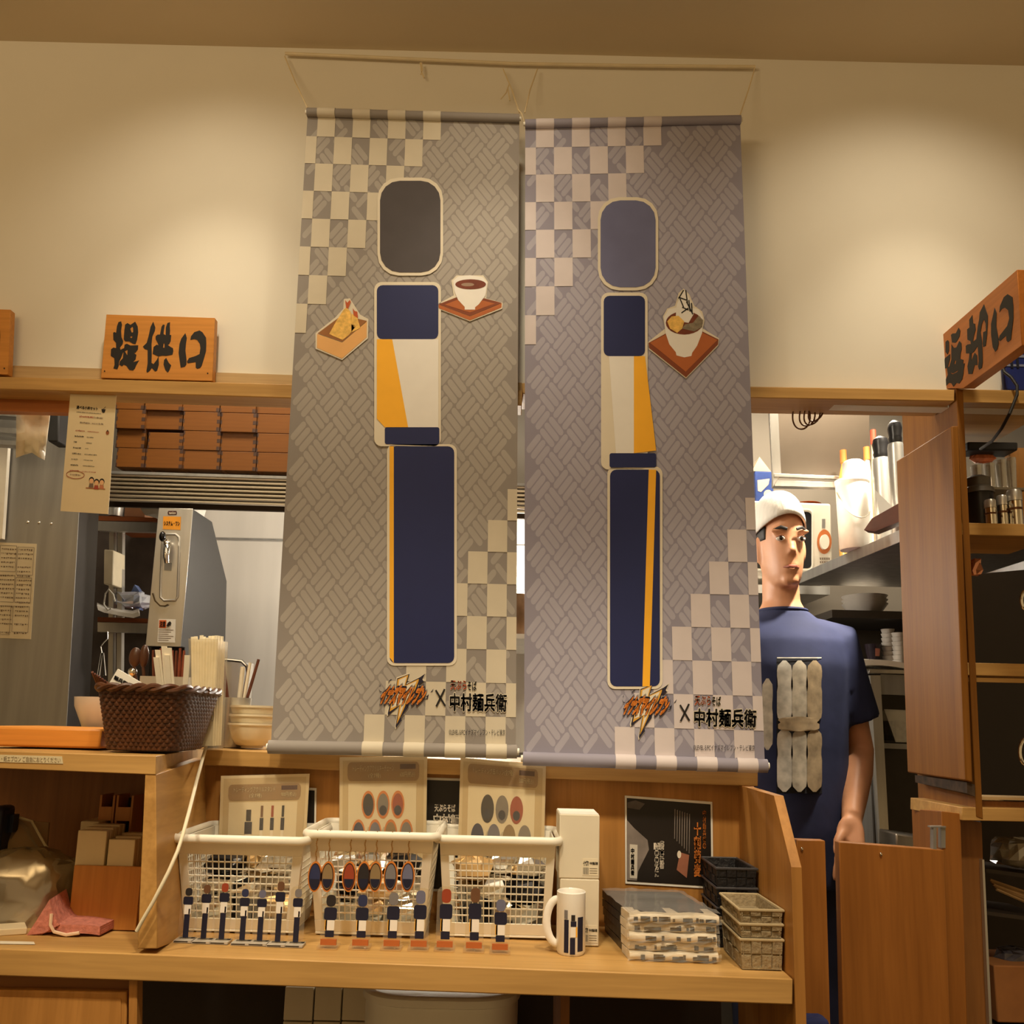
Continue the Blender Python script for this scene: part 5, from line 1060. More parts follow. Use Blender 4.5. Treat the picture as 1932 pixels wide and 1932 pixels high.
tap.tube([at(*fq([(230, 470)])[0], YF-.004), at(*fq([(225, 560)])[0], YF-.02), at(*fq([(215, 640)])[0], YF-.022), at(*fq([(225, 720)])[0], YF-.018)], [.009, .0105, .009, .007], 14, sx=.8); tap.ball(at(*fq([(230, 500)])[0], YF-.012), .009, .011, .010)
to = tap.build('tap', chrome(), t)
m = M(); m.tube([at(*fq([(215, 500)])[0], YF-.016), at(*fq([(185, 440)])[0], YF-.030)], .003, 8); m.build('lever', chrome(), to); m = M(); m.ball(at(*fq([(172, 400)])[0], YF-.034), .0072, .009, .0115, 16, 12); m.build('knob', mat('knob_black', (14, 12, 12), .15), to)
m = M(); m.flat([at(x, y, YF-.001) for x, y in fq([(195, 720), (285, 720), (278, 815), (190, 810)])], vec=(0, .0008, 0)); m.build('spout_plate', steel_d(), t, smooth=0)
m = M(); m.tube([at(*p, YF-.003) for p in fq([(50, 1090), (80, 1180), (140, 1240), (200, 1245), (240, 1225)])], .0016, 6); m.build('ball_chain', mat('chain_dark', (90, 74, 50), .4, .7), t)
def sticker(pts, mt, nm, txt=()):
    m = M(); m.flat([at(x, y, YF-.0006) for x, y in fq(pts)], vec=(0, .0006, 0)); o = m.build(nm, mt, t, smooth=0)
    for body, q, tm, off in txt: text_fit(M(), body, [at(x, y, YF-.0012) for x, y in fq(q)], off).build('lettering', tm, o, smooth=0)
sticker([(180, 155), (395, 160), (388, 320), (175, 312)], mat('sticker_orange', (226, 150, 40), .4), 'maker_sticker', [('システム・ワン', [(190, 215), (380, 220), (188, 265), (378, 270)], ink(), .04)])
sticker([(240, 90), (340, 90), (346, 115), (340, 138), (240, 138), (232, 115)], mat('plate_maroon', (70, 30, 24), .4), 'maker_plate', [('tanico', [(250, 100), (332, 100), (250, 127), (332, 127)], mat('plate_letter', (240, 226, 196), .5), .03)])
sticker([(125, 1402), (330, 1406), (322, 1690), (108, 1684)], white(), 'warning_sticker', [('やけど', [(240, 1425), (310, 1427), (238, 1460), (308, 1462)], ink(), .02)][:0])
m = M(); m.flat([at(x, y, YF-.0012) for x, y in fq([(132, 1415), (218, 1417), (215, 1512), (128, 1508)])], vec=(0, .0004, 0)); o = m.build('warning_mark', mat('warn_orange', (206, 96, 40), .5), t, smooth=0)
text_fit(M(), '注意', [at(x, y, YF-.0017) for x, y in fq([(142, 1430), (208, 1432), (138, 1495), (204, 1498)])], .04).build('lettering', ink(), o, smooth=0)
m = M(); m.tube([at(x, y, YF-.002) for x, y in fq([(232, 1490), (245, 1460), (270, 1440)])], .0028, 6); m.tube([at(x, y, YF-.002) for x, y in fq([(245, 1462), (270, 1475)])], .0016, 6); m.build('hand_mark', ink(), t)
for i in range(6): m = M(); m.flat([at(x, y, YF-.0010) for x, y in fq([(122, 1530+i*25), (305-(i % 3)*30, 1534+i*25), (305-(i % 3)*30, 1541+i*25), (122, 1537+i*25)])]); m.build('print_line', grey_i, t, smooth=0)
# shelves behind with packets
t = thing('wire_shelving', 'dark shelf unit with wooden decks behind the steel dispenser', 'shelf unit', at(240, 1192, 2.62))
for v in (975, 1166): M().slab([(184, v-2), (300, v+2), (300, v+9), (184, v+7)], 2.62, .25).build('deck', wood('deck_wood', (150, 84, 44), 'x'), t); M().slab([(184, v+8), (300, v+11), (300, v+29), (184, v+26)], 2.615, .02).build('deck_edge', steel(), t)
M().slab([(170, 930), (330, 936), (330, 1480), (160, 1480)], 2.88, .02).build('back_plate', mat('rack_shadow', (66, 56, 48), .6, .3, var=.15), t)  # added dark sheet, its colour stands in for the shade behind the shelves
for u in (206, 222): M().slab([(u, 1000), (u+9, 1000), (u+5, 1480), (u-4, 1480)], 2.66, .02).build('post', steel(), t)
m = M(); m.slab([(196, 1036), (215, 1038), (213, 1104), (195, 1102)], 2.60, .08); tag(m.build('switch_box', mat('switch_cream', (214, 200, 170), .5), bevel=.003), 'cream switch box fixed below the upper shelf', 'switch box')
yy = 2.66; z1 = at(240, 972, 2.62).z
c = Vector((Xa(219, 970, yy), yy, z1+.003)); m = M(); h_ = at(219, 938, yy).z-c.z; m.lathe([(0, 0), (.024, 0), (.026, h_*.7), (.020, h_), (0, h_)], c, 24); tag(m.build('steel_can', steel()), 'small steel can on the upper shelf under the louvres', 'can')
m = M(); m.box(Xa(234, 970, yy), Xa(274, 970, yy), yy, yy+.10, z1+.003, at(250, 944, yy).z); tag(m.build('brown_box', mat('brown_box', (120, 78, 46), .6, var=.1), bevel=.002), 'brown box beside the steel can on the upper shelf', 'box')
m = M(); crumple(m, at(318, 962, 2.40)+Vector((0, .05, .012)), .062, .06, .030, 5, 7, .22); tag(m.build('white_bag', mat('bag_white', (238, 232, 220), .4, var=.06, bump=.3), smooth=30), 'crumpled white plastic bag on top of the steel dispenser', 'bag')
m = M(); m.loft([[at(u, v, 2.60), at(u+2, v+8, 2.595), at(u+2, v+8, 2.68), at(u, v-6, 2.69)] for u, v in ((183, 1143), (195, 1148), (225, 1154), (250, 1158), (262, 1154))]); tag(m.build('white_pouch', mat('bag_white', (238, 232, 220))), 'flat white pouch sticking out over the lower shelf edge', 'pouch')
m = M(); crumple(m, at(252, 1132, 2.70), .04, .045, .020, 15, 7, .3); tag(m.build('clear_bag', glassy('clear_bag', (226, 230, 240), .1, .35), smooth=0), 'crumpled clear plastic bag on the lower shelf', 'bag')
m = M(); m.prism([at(*p, 2.70) for p in ((238, 1135), (254, 1103), (272, 1128), (262, 1150))], (0, .03, 0)); tag(m.build('blue_packet', mat('packet_blue', (86, 104, 150), .4, var=.5, vs=30)), 'blue and white pointed packet behind the crumpled clear bag', 'packet')
m = M(); m.tube([at(*p, 2.59) for p in ((210, 1148), (203, 1152), (196, 1140), (199, 1120), (205, 1112), (214, 1122), (217, 1135))], .0022, 8); tag(m.build('wire_loop', mat('wire_white', (220, 214, 200), .4)), 'white wire loop hanging over the pouch on the lower shelf', 'wire')
t = thing('tongs', 'pair of steel tongs hanging from a hook below the lower shelf', 'tongs', at(193, 1270, 2.58))
m = M(); m.tube([at(*p, 2.58) for p in ((203, 1192), (203, 1205), (196, 1212), (190, 1220), (192, 1232))], .0016, 6); m.build('hook', steel(), t)
for p, q in (((192, 1232), (186, 1275)), ((195, 1232), (198, 1275))): m = M(); m.tube([at(*p, 2.58), at(*q, 2.58)], [(.002, .004), (.004, .006)], 8); m.build('arm', chrome(), t)
# steel splashback, worktop, pans
struct(M().slab([(300, 930), (1100, 955), (1100, 1420), (300, 1420)], 2.95, .02).build('wall_splashback', mat('steel_bright', (214, 208, 198), .36, .12, var=.08, vs=3, stretch=(4, 4, .6)), bevel=.001))
struct(M().slab([(330, 1012), (1100, 1030), (1100, 1033), (330, 1015)], 2.945, .004).build('trim_5', steel_d()))
t = thing('kitchen_worktop', 'long steel kitchen worktop along the back wall', 'worktop', (-.45, 2.30, 0))
M().box(-1.0, .40, 2.30, 2.94, .76, .80).build('top', steel(), t, bevel=.003); M().box(-.98, .38, 2.34, 2.92, 0, .759).build('cabinet', steel_d(), t)
t = thing('steel_pan', 'steel container with a hooped handle behind the straw box', 'pan', Vector((Xa(435, 1310, 2.34), 2.40, .80)))
c = Vector((Xa(432, 1310, 2.40), 2.42, .80)); h_ = at(432, 1250, 2.40).z-.80
M().lathe([(0, 0), (.058, 0), (.06, h_), (.057, h_), (.055, .004), (0, .004)], c, 32).build('pot', steel(), t)
m = M(); m.tube([at(*p, 2.34) for p in ((400, 1243), (440, 1246), (456, 1248), (466, 1258), (468, 1275))], .004, 8); m.build('handle', chrome(), t)
t = thing('gap_pot', 'brown pot on a steel shelf seen between the two banners', 'pot', at(980, 1196, 2.42))
M().slab([(900, 1194), (1080, 1198), (1080, 1207), (900, 1203)], 2.40, .548).build('shelf_plate', mat('shelf_white', (236, 232, 224), .4), t)
c = Vector((Xa(972, 1190, 2.48), 2.50, at(972, 1195, 2.40).z)); h_ = at(972, 1122, 2.48).z-c.z
M().lathe([(0, 0), (.05, 0), (.06, h_*.5), (.05, h_), (0, h_)], c, 28).build('pot_body', mat('pot_bronze', (120, 92, 66), .3, .4, var=.2), t)
m = M(); m.slab([(958, 1028), (1002, 1030), (1000, 1112), (960, 1112)], 2.936, .013); tag(m.build('white_board', white()), 'white board behind the pot in the gap between banners', 'board')
# ================================================================ KITCHEN, RIGHT
YW = 2.85
t = thing('microwave', 'white microwave oven with an orange ringed dial behind the person', 'microwave', at(1495, 1096, YW))
q = [(1418, 944), (1568, 950), (1572, 1097), (1424, 1090)]
M().slab(q, YW, .26).build('case', mat('appliance_white', (222, 214, 198), .35, var=.02), t, bevel=.006)
m = M(); m.flat([at(x, y, YW-.002) for x, y in rrect(1424, 966, 1531, 1072, 8)], vec=(0, .003, 0)); dr = m.build('door', mat('microwave_glass', (22, 22, 26), .15), t)
m = M(); m.tube([at(x, y, YW-.003) for x, y in rrect(1422, 962, 1533, 1076, 9)], .003, 6, closed=True); m.build('door_frame', MATS['appliance_white'], dr)
def disc(u, v, a, b, y, th, mt, nm): m = M(); m.prism([at(x, z, y) for x, z in oval(u, v, a, b, 28)], (0, th, 0)); return m.build(nm, mt, t)
disc(1555.5, 1022, 13.5, 23, YW-.003, .004, mat('dial_ring', (176, 100, 50), .4), 'dial_ring'); disc(1556.5, 1022, 8.5, 14, YW-.014, .012, MATS['appliance_white'], 'dial')
m = M(); m.slab([(1551, 979), (1557, 979), (1557, 996), (1551, 996)], YW-.002, .003); m.build('slider', steel_d(), t)
for i in range(4):
    m = M()
    for j in range(5): px_poly(m, [(1547+j*4, 1052+i*6.5+j*.1), (1549.6+j*4, 1052.3+i*6.5), (1549.4+j*4, 1056.6+i*6.5), (1547.2+j*4, 1056+i*6.5)], YW-.003)
    o = m.build('print_line', grey_i, t, smooth=0); o['kind'] = 'stuff'
t = thing('wall_shelf', 'steel shelf carrying the microwave', 'shelf', at(1480, 1112, YW-.03))
zsf = at(1495, 1099, YW).z
M().slab([(1395, 1102), (1566, 1106), (1566, 1122), (1395, 1118)], YW-.02, .33).build('plate', steel(), t)
for i, (rr, dz) in enumerate(((34, 0), (31, .011))):
    k = 2.95/1.03/FPX; c = Vector((Xa(1527, 948, 2.95), 2.99, at(1527, 948, YW).z+.002+dz)); r = rr*k/SQ
    m = M(); m.lathe([(0, 0), (r*.7, 0), (r, .009), (r-.003, .0105), (r*.7, .003), (0, .003)], c, 36); tag(m.build('lacquer_plate', mat('plate_lacquer', (126, 62, 30), .25, var=.1)), ('lower', 'upper')[i]+' brown lacquer plate lying on the microwave', 'plate', 'lacquer plates on the microwave')
YC = 2.90; t = thing('milk_carton', 'blue and white drink carton with a gable top on the microwave', 'carton', at(1442, 946, YC))
a, b = Xa(1425, 915, YC), Xa(1459, 915, YC); zb = at(1440, 944, YW).z+.001; z1 = at(1440, 889, YC).z; z2 = at(1440, 862, YC).z; bl2 = mat('carton_blue', (52, 74, 138), .4, var=.25, vs=25)
M().box(a, b, YC, YC+.06, zb, z1).build('box', bl2, t, bevel=.002)
m = M(); m.prism([(a-.008, YC, z1), (b-.006, YC, z1), ((a+b)/2-.012, YC, z2)], (0, .06, 0)); m.build('gable_top', mat('gable', (196, 180, 152), .5), t)
m = M(); m.flat([at(x, y, YC-.001) for x, y in ((1429, 906), (1452, 903), (1450, 914), (1436, 928), (1430, 926))], vec=(0, .0008, 0)); m.build('carton_print', mat('carton_peach', (226, 200, 170), .5), t, smooth=0)
m = M(); m.flat([at(x, y, YC-.001) for x, y in oval(1449, 932, 8, 8)], vec=(0, .0008, 0)); m.build('carton_print', MATS['carton_peach'], t, smooth=0)
t = thing('exhaust_hood', 'grey steel exhaust hood with a pale frame above the microwave', 'hood', at(1520, 920, 2.62))
M().slab([(1450, 690), (1640, 690), (1640, 905), (1462, 898)], 2.62, .02).build('panel', mat('hood_panel', (112, 100, 86), .5, .5, var=.12, vs=6), t)
M().slab([(1447, 690), (1464, 690), (1475, 895), (1459, 918)], 2.605, .014).build('frame_bar', steel(), t, bevel=.002)
M().slab([(1461, 893), (1640, 900), (1640, 906), (1461, 899)], 2.60, .016).build('frame_bar', steel(), t, bevel=.001)
M().slab([(1461, 905), (1640, 912), (1640, 921), (1461, 917)], 2.606, .03).build('drip_tray', steel(), t, bevel=.001)
t = thing('wire_coil', 'loose coil of brown wire hanging in front of the exhaust hood', 'wire', at(1520, 812, 2.3))
wm = mat('wire_brown', (104, 66, 40), .4, .5)
for i, (u, a_, b_, ph) in enumerate(((1512, 15, 36, 0), (1522, 13, 30, .4), (1530, 14, 28, .8), (1536, 13, 22, 1.2))):
    m = M(); m.tube([at(u+a_*math.cos(x)+4*math.sin(x*2+ph), 772+b_*math.sin(x)*1.05, 1.655+.006*math.sin(x+ph)) for x in [math.pi*j/14 for j in range(-1, 16)]], .0014, 6); m.build('wire_loop', wm, t)
# right shelf running back along the wall
n0, f0 = at(1700, 1003, 2.10), at(1573, 1046, 2.45); zsh = (n0.z+f0.z)/2
t = thing('side_shelf', 'steel shelf running back along the right kitchen wall', 'shelf', (1.0, 2.1, zsh-.025))
M().hexa([(n0.x, n0.y-.06, zsh), (1.7, n0.y-.06, zsh), (1.7, n0.y-.06, zsh-.026), (n0.x, n0.y-.06, zsh-.026), (f0.x, 2.78, zsh), (1.7, 2.78, zsh), (1.7, 2.78, zsh-.026), (f0.x, 2.78, zsh-.026)]).build('plate', steel_d(), t, bevel=.001)
M().box(1.68, 1.7, 2.04, 2.78, zsh-.15, zsh-.027).build('bracket', steel_d(), t)
def base(u, v, y): return Vector((Xa(u, v, y), y, zsh+.0005))
kk = lambda y: y/1.03/FPX
def bottle(label, u, vt, w_, y, body, cap, neck=.35, grp=None):
    c = base(u, 1000, y); h_ = at(u, vt, y).z-c.z; r = w_/2*kk(y)/SQ; t = thing('bottle', label, 'bottle', c, grp)
    M().lathe([(0, 0), (r*.95, 0), (r, .004), (r, h_*.58), (r*.8, h_*.72), (r*neck, h_*.86), (r*neck, h_*.90), (0, h_*.90)], c, 24).build('body', body, t)
    M().lathe([(0, h_*.885), (r*neck*1.2, h_*.885), (r*neck*1.2, h_), (0, h_)], c, 20).build('cap', cap, t); return t
cap_o, cap_r = mat('cap_orange', (206, 120, 60), .4), mat('cap_red', (170, 60, 40), .4)
bottle('orange sauce bottle with an orange cap beside the white bucket', 1597, 850, 30, 2.56, mat('sauce_orange', (222, 160, 80), .15, var=.2), cap_o)
bottle('pale bottle with an orange cap behind the white bucket', 1642, 844, 20, 2.52, mat('bottle_pale', (232, 206, 170), .3), cap_o, .5)
bottle('tall clear bottle with a red cap behind the steel flasks', 1656, 812, 15, 2.44, mat('bottle_clear', (190, 160, 130), .2, var=.2), cap_r, .6)
t = thing('white_bucket', 'large white plastic bucket with a grey lid on the steel side shelf', 'bucket', base(1612, 1010, 2.36))
c = base(1612, 1010, 2.36); h_ = at(1612, 912, 2.36).z-c.z; r = 35*kk(2.36)/SQ*.9
M().lathe([(0, 0), (r*.86, 0), (r*.9, .004), (r, h_), (r*1.05, h_), (r*1.05, h_+.006), (0, h_+.006)], c, 36).build('body', mat('bucket_white', (246, 242, 234), .4), t)
m = M(); m.tube([c+Vector((-r*SQ*1.02*math.cos(x), -r*1.0*abs(math.sin(x))-.002, h_*.85-.07*math.sin(x))) for x in [math.pi*j/12 for j in range(13)]], .0018, 6); m.build('bail_handle', MATS['wire_white'], t)
M().lathe([(0, h_+.006), (r*.72, h_+.006), (r*.66, h_+.055), (r*.5, h_+.06), (0, h_+.06)], c+Vector((.012, .02, 0)), 28).build('lid', mat('lid_grey', (170, 164, 160), .3), t)
for lab, u, vt, w_, y in (('nearer tall brushed steel flask with a black lid', 1697, 838, 30, 2.16), ('shorter brushed steel flask with a black lid beside the bucket', 1668, 866, 34, 2.26)):
    c = base(u, 980, y); h_ = at(u, vt, y).z-c.z; r = w_/2*kk(y)/SQ; t = thing('steel_flask', lab, 'flask', c, 'steel flasks on the side shelf')
    M().lathe([(0, 0), (r, 0), (r, h_*.96), (r*.92, h_), (0, h_)], c, 28).build('body', steel(), t)
    M().lathe([(0, h_), (r*.75, h_), (r*.85, h_+.012), (r*.78, h_+.016), (r*.92, h_+.034), (r*.8, h_+.046), (r*.35, h_+.053), (0, h_+.053)], c, 24).build('lid', mat('lid_black', (24, 22, 22), .3), t)
m = M(); m.hexa([at(1632, 992, 2.20), at(1702, 952, 2.08), at(1702, 966, 2.08), at(1634, 1000, 2.20)]+[p+Vector((.10, .10, .0)) for p in (at(1632, 992, 2.20), at(1702, 952, 2.08), at(1702, 966, 2.08), at(1634, 1000, 2.20))])
m = M(); m.prism([at(1630, 1000, 2.14), at(1645, 978, 2.13), at(1702, 946, 2.06), at(1702, 982, 2.06), at(1650, 1003, 2.12)], (.02, .03, .0)); tag(m.build('brown_tray', mat('tray_brown', (96, 50, 28), .4, var=.1)), 'brown tray edge sticking out below the steel flasks', 'tray')
m = M(); m.prism([at(1651, 924, 2.12), at(1690, 962, 2.08), at(1704, 945, 2.06), at(1704, 960, 2.06), at(1662, 984, 2.11)], (.01, .02, 0)); tag(m.build('white_cloth', white()), 'white sheet lying over the brown tray', 'cloth')
# lower things: bowls, cups, table, towel
z2 = at(1630, 1160, 2.72).z
t = thing('lower_shelf', 'dark lower shelf holding bowls and cups at the right of the kitchen', 'shelf', (1.1, 2.62, z2-.02))
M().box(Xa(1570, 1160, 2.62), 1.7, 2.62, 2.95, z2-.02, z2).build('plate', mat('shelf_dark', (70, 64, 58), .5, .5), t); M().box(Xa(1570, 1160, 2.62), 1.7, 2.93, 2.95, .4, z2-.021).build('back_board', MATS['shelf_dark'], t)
wb = mat('bowl_kitchen', (206, 198, 186), .3, var=.03); r = 43*kk(2.72)/SQ
for i, nm in enumerate(('lowest', 'middle', 'topmost')):
    c = Vector((Xa(1634, 1146, 2.78), 2.79, z2+.0005+i*.011)); h_ = .036
    m = M(); m.lathe([(0, .003), (r*.35, 0), (r*.4, .003), (r*.75, h_*.45), (r, h_), (r-.003, h_), (r*.7, h_*.5), (0, .008)], c, 36); tag(m.build('white_bowl', wb), nm+' white bowl of the stack beside the person', 'bowl', 'white bowls behind the person')
YT = 2.58; z3 = at(1660, 1262, YT).z
t = thing('steel_table', 'narrow steel table with open sides at the right of the person', 'table', (Xa(1660, 1590, YT), YT, 0))
xa = Xa(1640, 1272, YT)
M().box(xa, 1.6, YT, YT+.33, z3-.012, z3).build('top', steel(), t, bevel=.002)
M().slab([(1661, 1272), (1760, 1276), (1760, 1314), (1661, 1310)], YT+.004, .015).build('apron', steel_d(), t)
M().hexa([at(1642, 1274, YT), at(1661, 1274, YT), at(1684, 1700, YT), at(1668, 1700, YT)]+[p+Vector((0, .03, 0)) for p in (at(1642, 1274, YT), at(1661, 1274, YT), at(1684, 1700, YT), at(1668, 1700, YT))]).build('leg', steel(), t)
M().box(xa+.002, xa+.006, YT+.03, YT+.32, .05, z3-.013).build('side_plate', steel_d(), t)
M().box(1.55, 1.58, YT, YT+.03, 0, z3-.013).build('leg', steel(), t); M().box(xa+.02, 1.56, YT+.30, YT+.32, .1, z3-.02).build('back_plate', MATS['shelf_dark'], t)
m = M(); n = 12
rings = []
for i in range(n+1):
    f = i/n; u = 1610+f*110; v = 1256-f*2-6*math.sin(f*3)+10*f; a = at(u, v, YT-.01)
    rings.append([a+Vector((0, 0, .012)), a+Vector((0, -.004, -.002)), a+Vector((0, .10, 0.0)), a+Vector((0, .11, .018+.004*math.sin(i*1.7)))])
for r_ in rings:
    for p in r_: p.z = max(p.z, z3+.001)
m.loft(rings); tag(m.build('towel', mat('towel_white', (244, 238, 226), .9, var=.05, bump=.5)), 'white towel laid over the steel table', 'towel')
yk = YT+.13; r = 12.5*kk(yk)/SQ
for j, (u, n, nm) in enumerate(((1677, 8, 'taller'), (1694, 7, 'shorter'))):
    for i in range(n):
        c = Vector((Xa(u, 1235, yk-.02*j), yk-.03*j, z3+.019+i*.0118)); m = M(); m.lathe([(0, .001), (r*.8, 0), (r, .011), (r-.002, .011), (r*.7, .003), (0, .003)], c, 24)
        tag(m.build('small_cup', wb), f'{ORDN[i]} small white cup from the bottom of the {nm} stack on the table', 'cup', f'white cups in the {nm} stack')
m = M(); m.box(Xa(1655, 1240, yk), Xa(1710, 1240, yk), yk-.06, yk+.03, z3+.012, z3+.019); tag(m.build('cup_tray', MATS['shelf_dark']), 'thin dark tray under the stacked white cups', 'tray')
c = Vector((Xa(1655, 1238, yk-.03), yk+.0, z3+.0195)); r = 15*kk(yk)/SQ; t = thing('patterned_cup', 'dark cup with a pale round pattern beside the stacked white cups', 'cup', c)
M().lathe([(0, 0), (r*.6, 0), (r, .052), (r-.003, .052), (r*.5, .006), (0, .006)], c, 28).build('cup', mat('cup_dark', (44, 34, 44), .25, var=.3), t); M().lathe([(r*.80, .020), (r*.93, .040)], c+Vector((0, -.0008, 0)), 8, SQ, rad(262), rad(310)).build('cup_print', mat('cup_print', (190, 120, 100), .4), t)
t = thing('clear_crate', 'clear plastic crate of packs inside the steel table', 'crate', at(1690, 1420, YT+.05))
cp = glassy('crate_plastic', (220, 216, 206), .15, .6)
M().slab([(1668, 1338), (1760, 1342), (1760, 1402), (1690, 1400)], YT+.03, .18).build('body', cp, t); M().slab([(1690, 1360), (1760, 1362), (1760, 1400), (1692, 1398)], YT+.06, .1).build('packs', mat('pack_grey', (150, 142, 128), .5, var=.4, vs=60), t)
M().slab([(1668, 1402), (1780, 1406), (1780, 1416), (1668, 1412)], YT+.02, .26).build('rack_plate', steel_d(), [o for o in bpy.data.objects if o.name.startswith('steel_table')][0])
t = thing('steel_tray', 'shallow steel tray low behind the swing gate', 'tray', at(1740, 1590, 2.2)); M().slab([(1690, 1572), (1790, 1586), (1790, 1603), (1690, 1603)], 2.2, .1).build('tray', steel(), t, bevel=.004)
M().box(t.location.x-.06, t.location.x+.04, 2.21, 2.29, 0, at(1740, 1604, 2.2).z).build('stand', steel_d(), t)
# ================================================================ IN THE RETURN HATCH
zh = at(1870, 989, BM).z
def hb(u, y): return Vector((Xa(u, 985, y), y, zh+.0005))
c = hb(1848, 1.68); k = kk(1.68); t = thing('black_pot', 'black pot with a grey lid on the upper hatch shelf', 'pot', c); r = 27*k/SQ; h_ = at(1848, 915, 1.68).z-zh
M().lathe([(0, 0), (r*.92, 0), (r, .01), (r, h_*.8), (0, h_*.8)], c, 32).build('pot', mat('pot_black', (26, 24, 24), .4), t)
M().lathe([(0, h_*.8), (r*1.12, h_*.8), (r*1.05, h_*.9), (r*.86, h_*.94), (r*.9, h_*1.1), (r*.5, h_*1.16), (0, h_*1.16)], c, 32).build('lid', mat('lid_slate', (84, 78, 70), .4), t)
for i, (u, vt, w_, y) in enumerate(((1870, 944, 20, 1.635), (1893, 936, 18, 1.645), (1917, 926, 26, 1.64))):
    c = hb(u, y); r = w_/2*kk(y)/SQ; h_ = at(u, vt, y).z-zh; t = thing('steel_shaker', ('nearest the pot, small steel shaker in the hatch', 'middle steel shaker in the hatch', 'largest steel shaker in the hatch, beside the wooden upright')[i], 'shaker', c, 'steel shakers in the hatch')
    M().lathe([(0, 0), (r, 0), (r, h_*.72), (0, h_*.72)], c, 24).build('body', chrome(), t); M().lathe([(0, h_*.72), (r*1.06, h_*.73), (r*1.06, h_*.95), (r*.9, h_), (0, h_)], c, 24).build('lid', steel(), t)
    M().lathe([(r*1.01, h_*.50), (r*1.01, h_*.56)], c, 24).build('band', mat('band_brown', (90, 56, 30), .4, .5), t)
gl = glassy('glass', (232, 230, 224), .03, .55); pb = hb(1870, 1.74)
t = thing('glass_rack', 'narrow steel ledge behind the pot in the hatch', 'shelf', (pb.x, 1.72, zh)); hg = at(1870, 925, 1.74).z
M().box(Xa(1826, 930, 1.72), Xa(1935, 930, 1.72), 1.715, 1.80, hg-.004, hg).build('plate', steel_d(), t); M().box(Xa(1826, 930, 1.72), Xa(1935, 930, 1.72), 1.79, 1.80, zh, hg-.004).build('back_plate', steel_d(), t)
for i, (u, vt) in enumerate(((1843, 880), (1868, 876), (1890, 870), (1908, 866))):
    c = Vector((Xa(u, 900, 1.75), 1.75, hg+.0005)); r = 10.5*kk(1.75)/SQ; h_ = at(u, vt, 1.75).z-hg; m = M(); m.lathe([(0, .002), (r*.75, 0), (r, h_), (r-.002, h_), (r*.7, .005), (0, .005)], c, 24)
    tag(m.build('drinking_glass', gl), ('first', 'second', 'third', 'fourth')[i]+' clear drinking glass from the left behind the pot in the hatch', 'glass', 'drinking glasses in the hatch')
m = M(); crumple(m, at(1852, 862, 1.80), .02, .012, .012, 21, 5, .3); tag(m.build('orange_packet', mat('packet_orange', (196, 110, 70), .2, var=.4, vs=60), smooth=0), 'orange and clear packet above the glasses in the hatch', 'packet')
tag(M().slab([(1826, 833), (1921, 834), (1921, 850), (1826, 849)], 1.76, .05).build('black_box', mat('box_black', (14, 12, 12), .6), bevel=.003), 'long flat black box under the top board of the hatch', 'box')
zt_ = at(1900, 735, BM).z
t = thing('cooler_bag', 'blue bag with pale bands standing on top of the hatch', 'bag', Vector((Xa(1930, 735, 1.60), 1.60, zt_+.001)))
a, b = Xa(1893, 700, 1.60), Xa(1990, 700, 1.60); nb = mat('bag_blue', (24, 40, 110), .45, var=.2, vs=20, bump=.3)
M().box(a, b, 1.598, 1.612, zt_+.001, at(1900, 655, 1.60).z).build('body', nb, t, bevel=.005)
for v0, v1, mt in ((670, 675, mat('band_pale', (130, 136, 160), .5)), (688, 692, MATS['band_pale'])): M().box(a-.0005, b, 1.597, 1.598, at(1900, v1, 1.60).z, at(1900, v0, 1.60).z).build('band', mt, t)
for u in (1906, 1917): M().box(Xa(u, 690, 1.598), Xa(u+5, 690, 1.598), 1.5965, 1.597, at(u, 695, 1.6).z, at(u, 672, 1.6).z).build('strap', mat('strap_ink', (14, 18, 40), .6), t)
m = M(); m.tube([at(*p) for p in ((1891, 690, 1.595), (1895, 702, 1.585), (1908, 712, 1.578), (1919, 728, 1.572), (1919, 745, 1.570), (1905, 780, 1.572), (1890, 808, 1.60), (1872, 832, 1.68), (1850, 847, 1.74))], .0026, 8); tag(m.build('black_cable', mat('cable_black', (24, 20, 18), .5)), 'black cable hanging from the blue bag down into the hatch', 'cable')
m = M(); crumple(m, at(1842, 1070, 1.66), .009, .008, .014, 31, 5, .3); tag(m.build('copper_wrap', mat('copper', (214, 150, 120), .2, .7, var=.2), smooth=0), 'pinkish shiny wrap hanging below the upper hatch shelf', 'wrap')
m = M(); m.hexa([at(1846, 1086, 2.1), at(1990, 1040, 1.95), at(1990, 1078, 1.95), at(1850, 1106, 2.1)]+[p+Vector((.02, .12, 0)) for p in (at(1846, 1086, 2.1), at(1990, 1040, 1.95), at(1990, 1078, 1.95), at(1850, 1106, 2.1))]); tag(m.build('steel_rail', steel_d()), 'grey steel rail slanting behind the hatch', 'rail')
for i, (u, v, a_, b_) in enumerate(((1936, 1132, 9, 17), (1936, 1418, 12, 24))):
    m = M(); m.tube([at(u+a_*math.cos(x), v+b_*math.sin(x), 1.66) for x in [math.pi*(.35+1.25*j/12) for j in range(13)]], .0028, 8); tag(m.build('hook_handle', chrome()), ('upper', 'lower')[i]+' shiny curved handle at the right edge of the hatch', 'handle', 'curved handles in the hatch')
struct(M().slab([(1820, 1085), (2100, 1060), (2100, 1560), (1840, 1550)], 2.0, .02).build('hatch_dark_sheet', mat('hatch_dark', (40, 32, 28), .5)))  # dark sheet standing in for the darkness seen through the open hatch
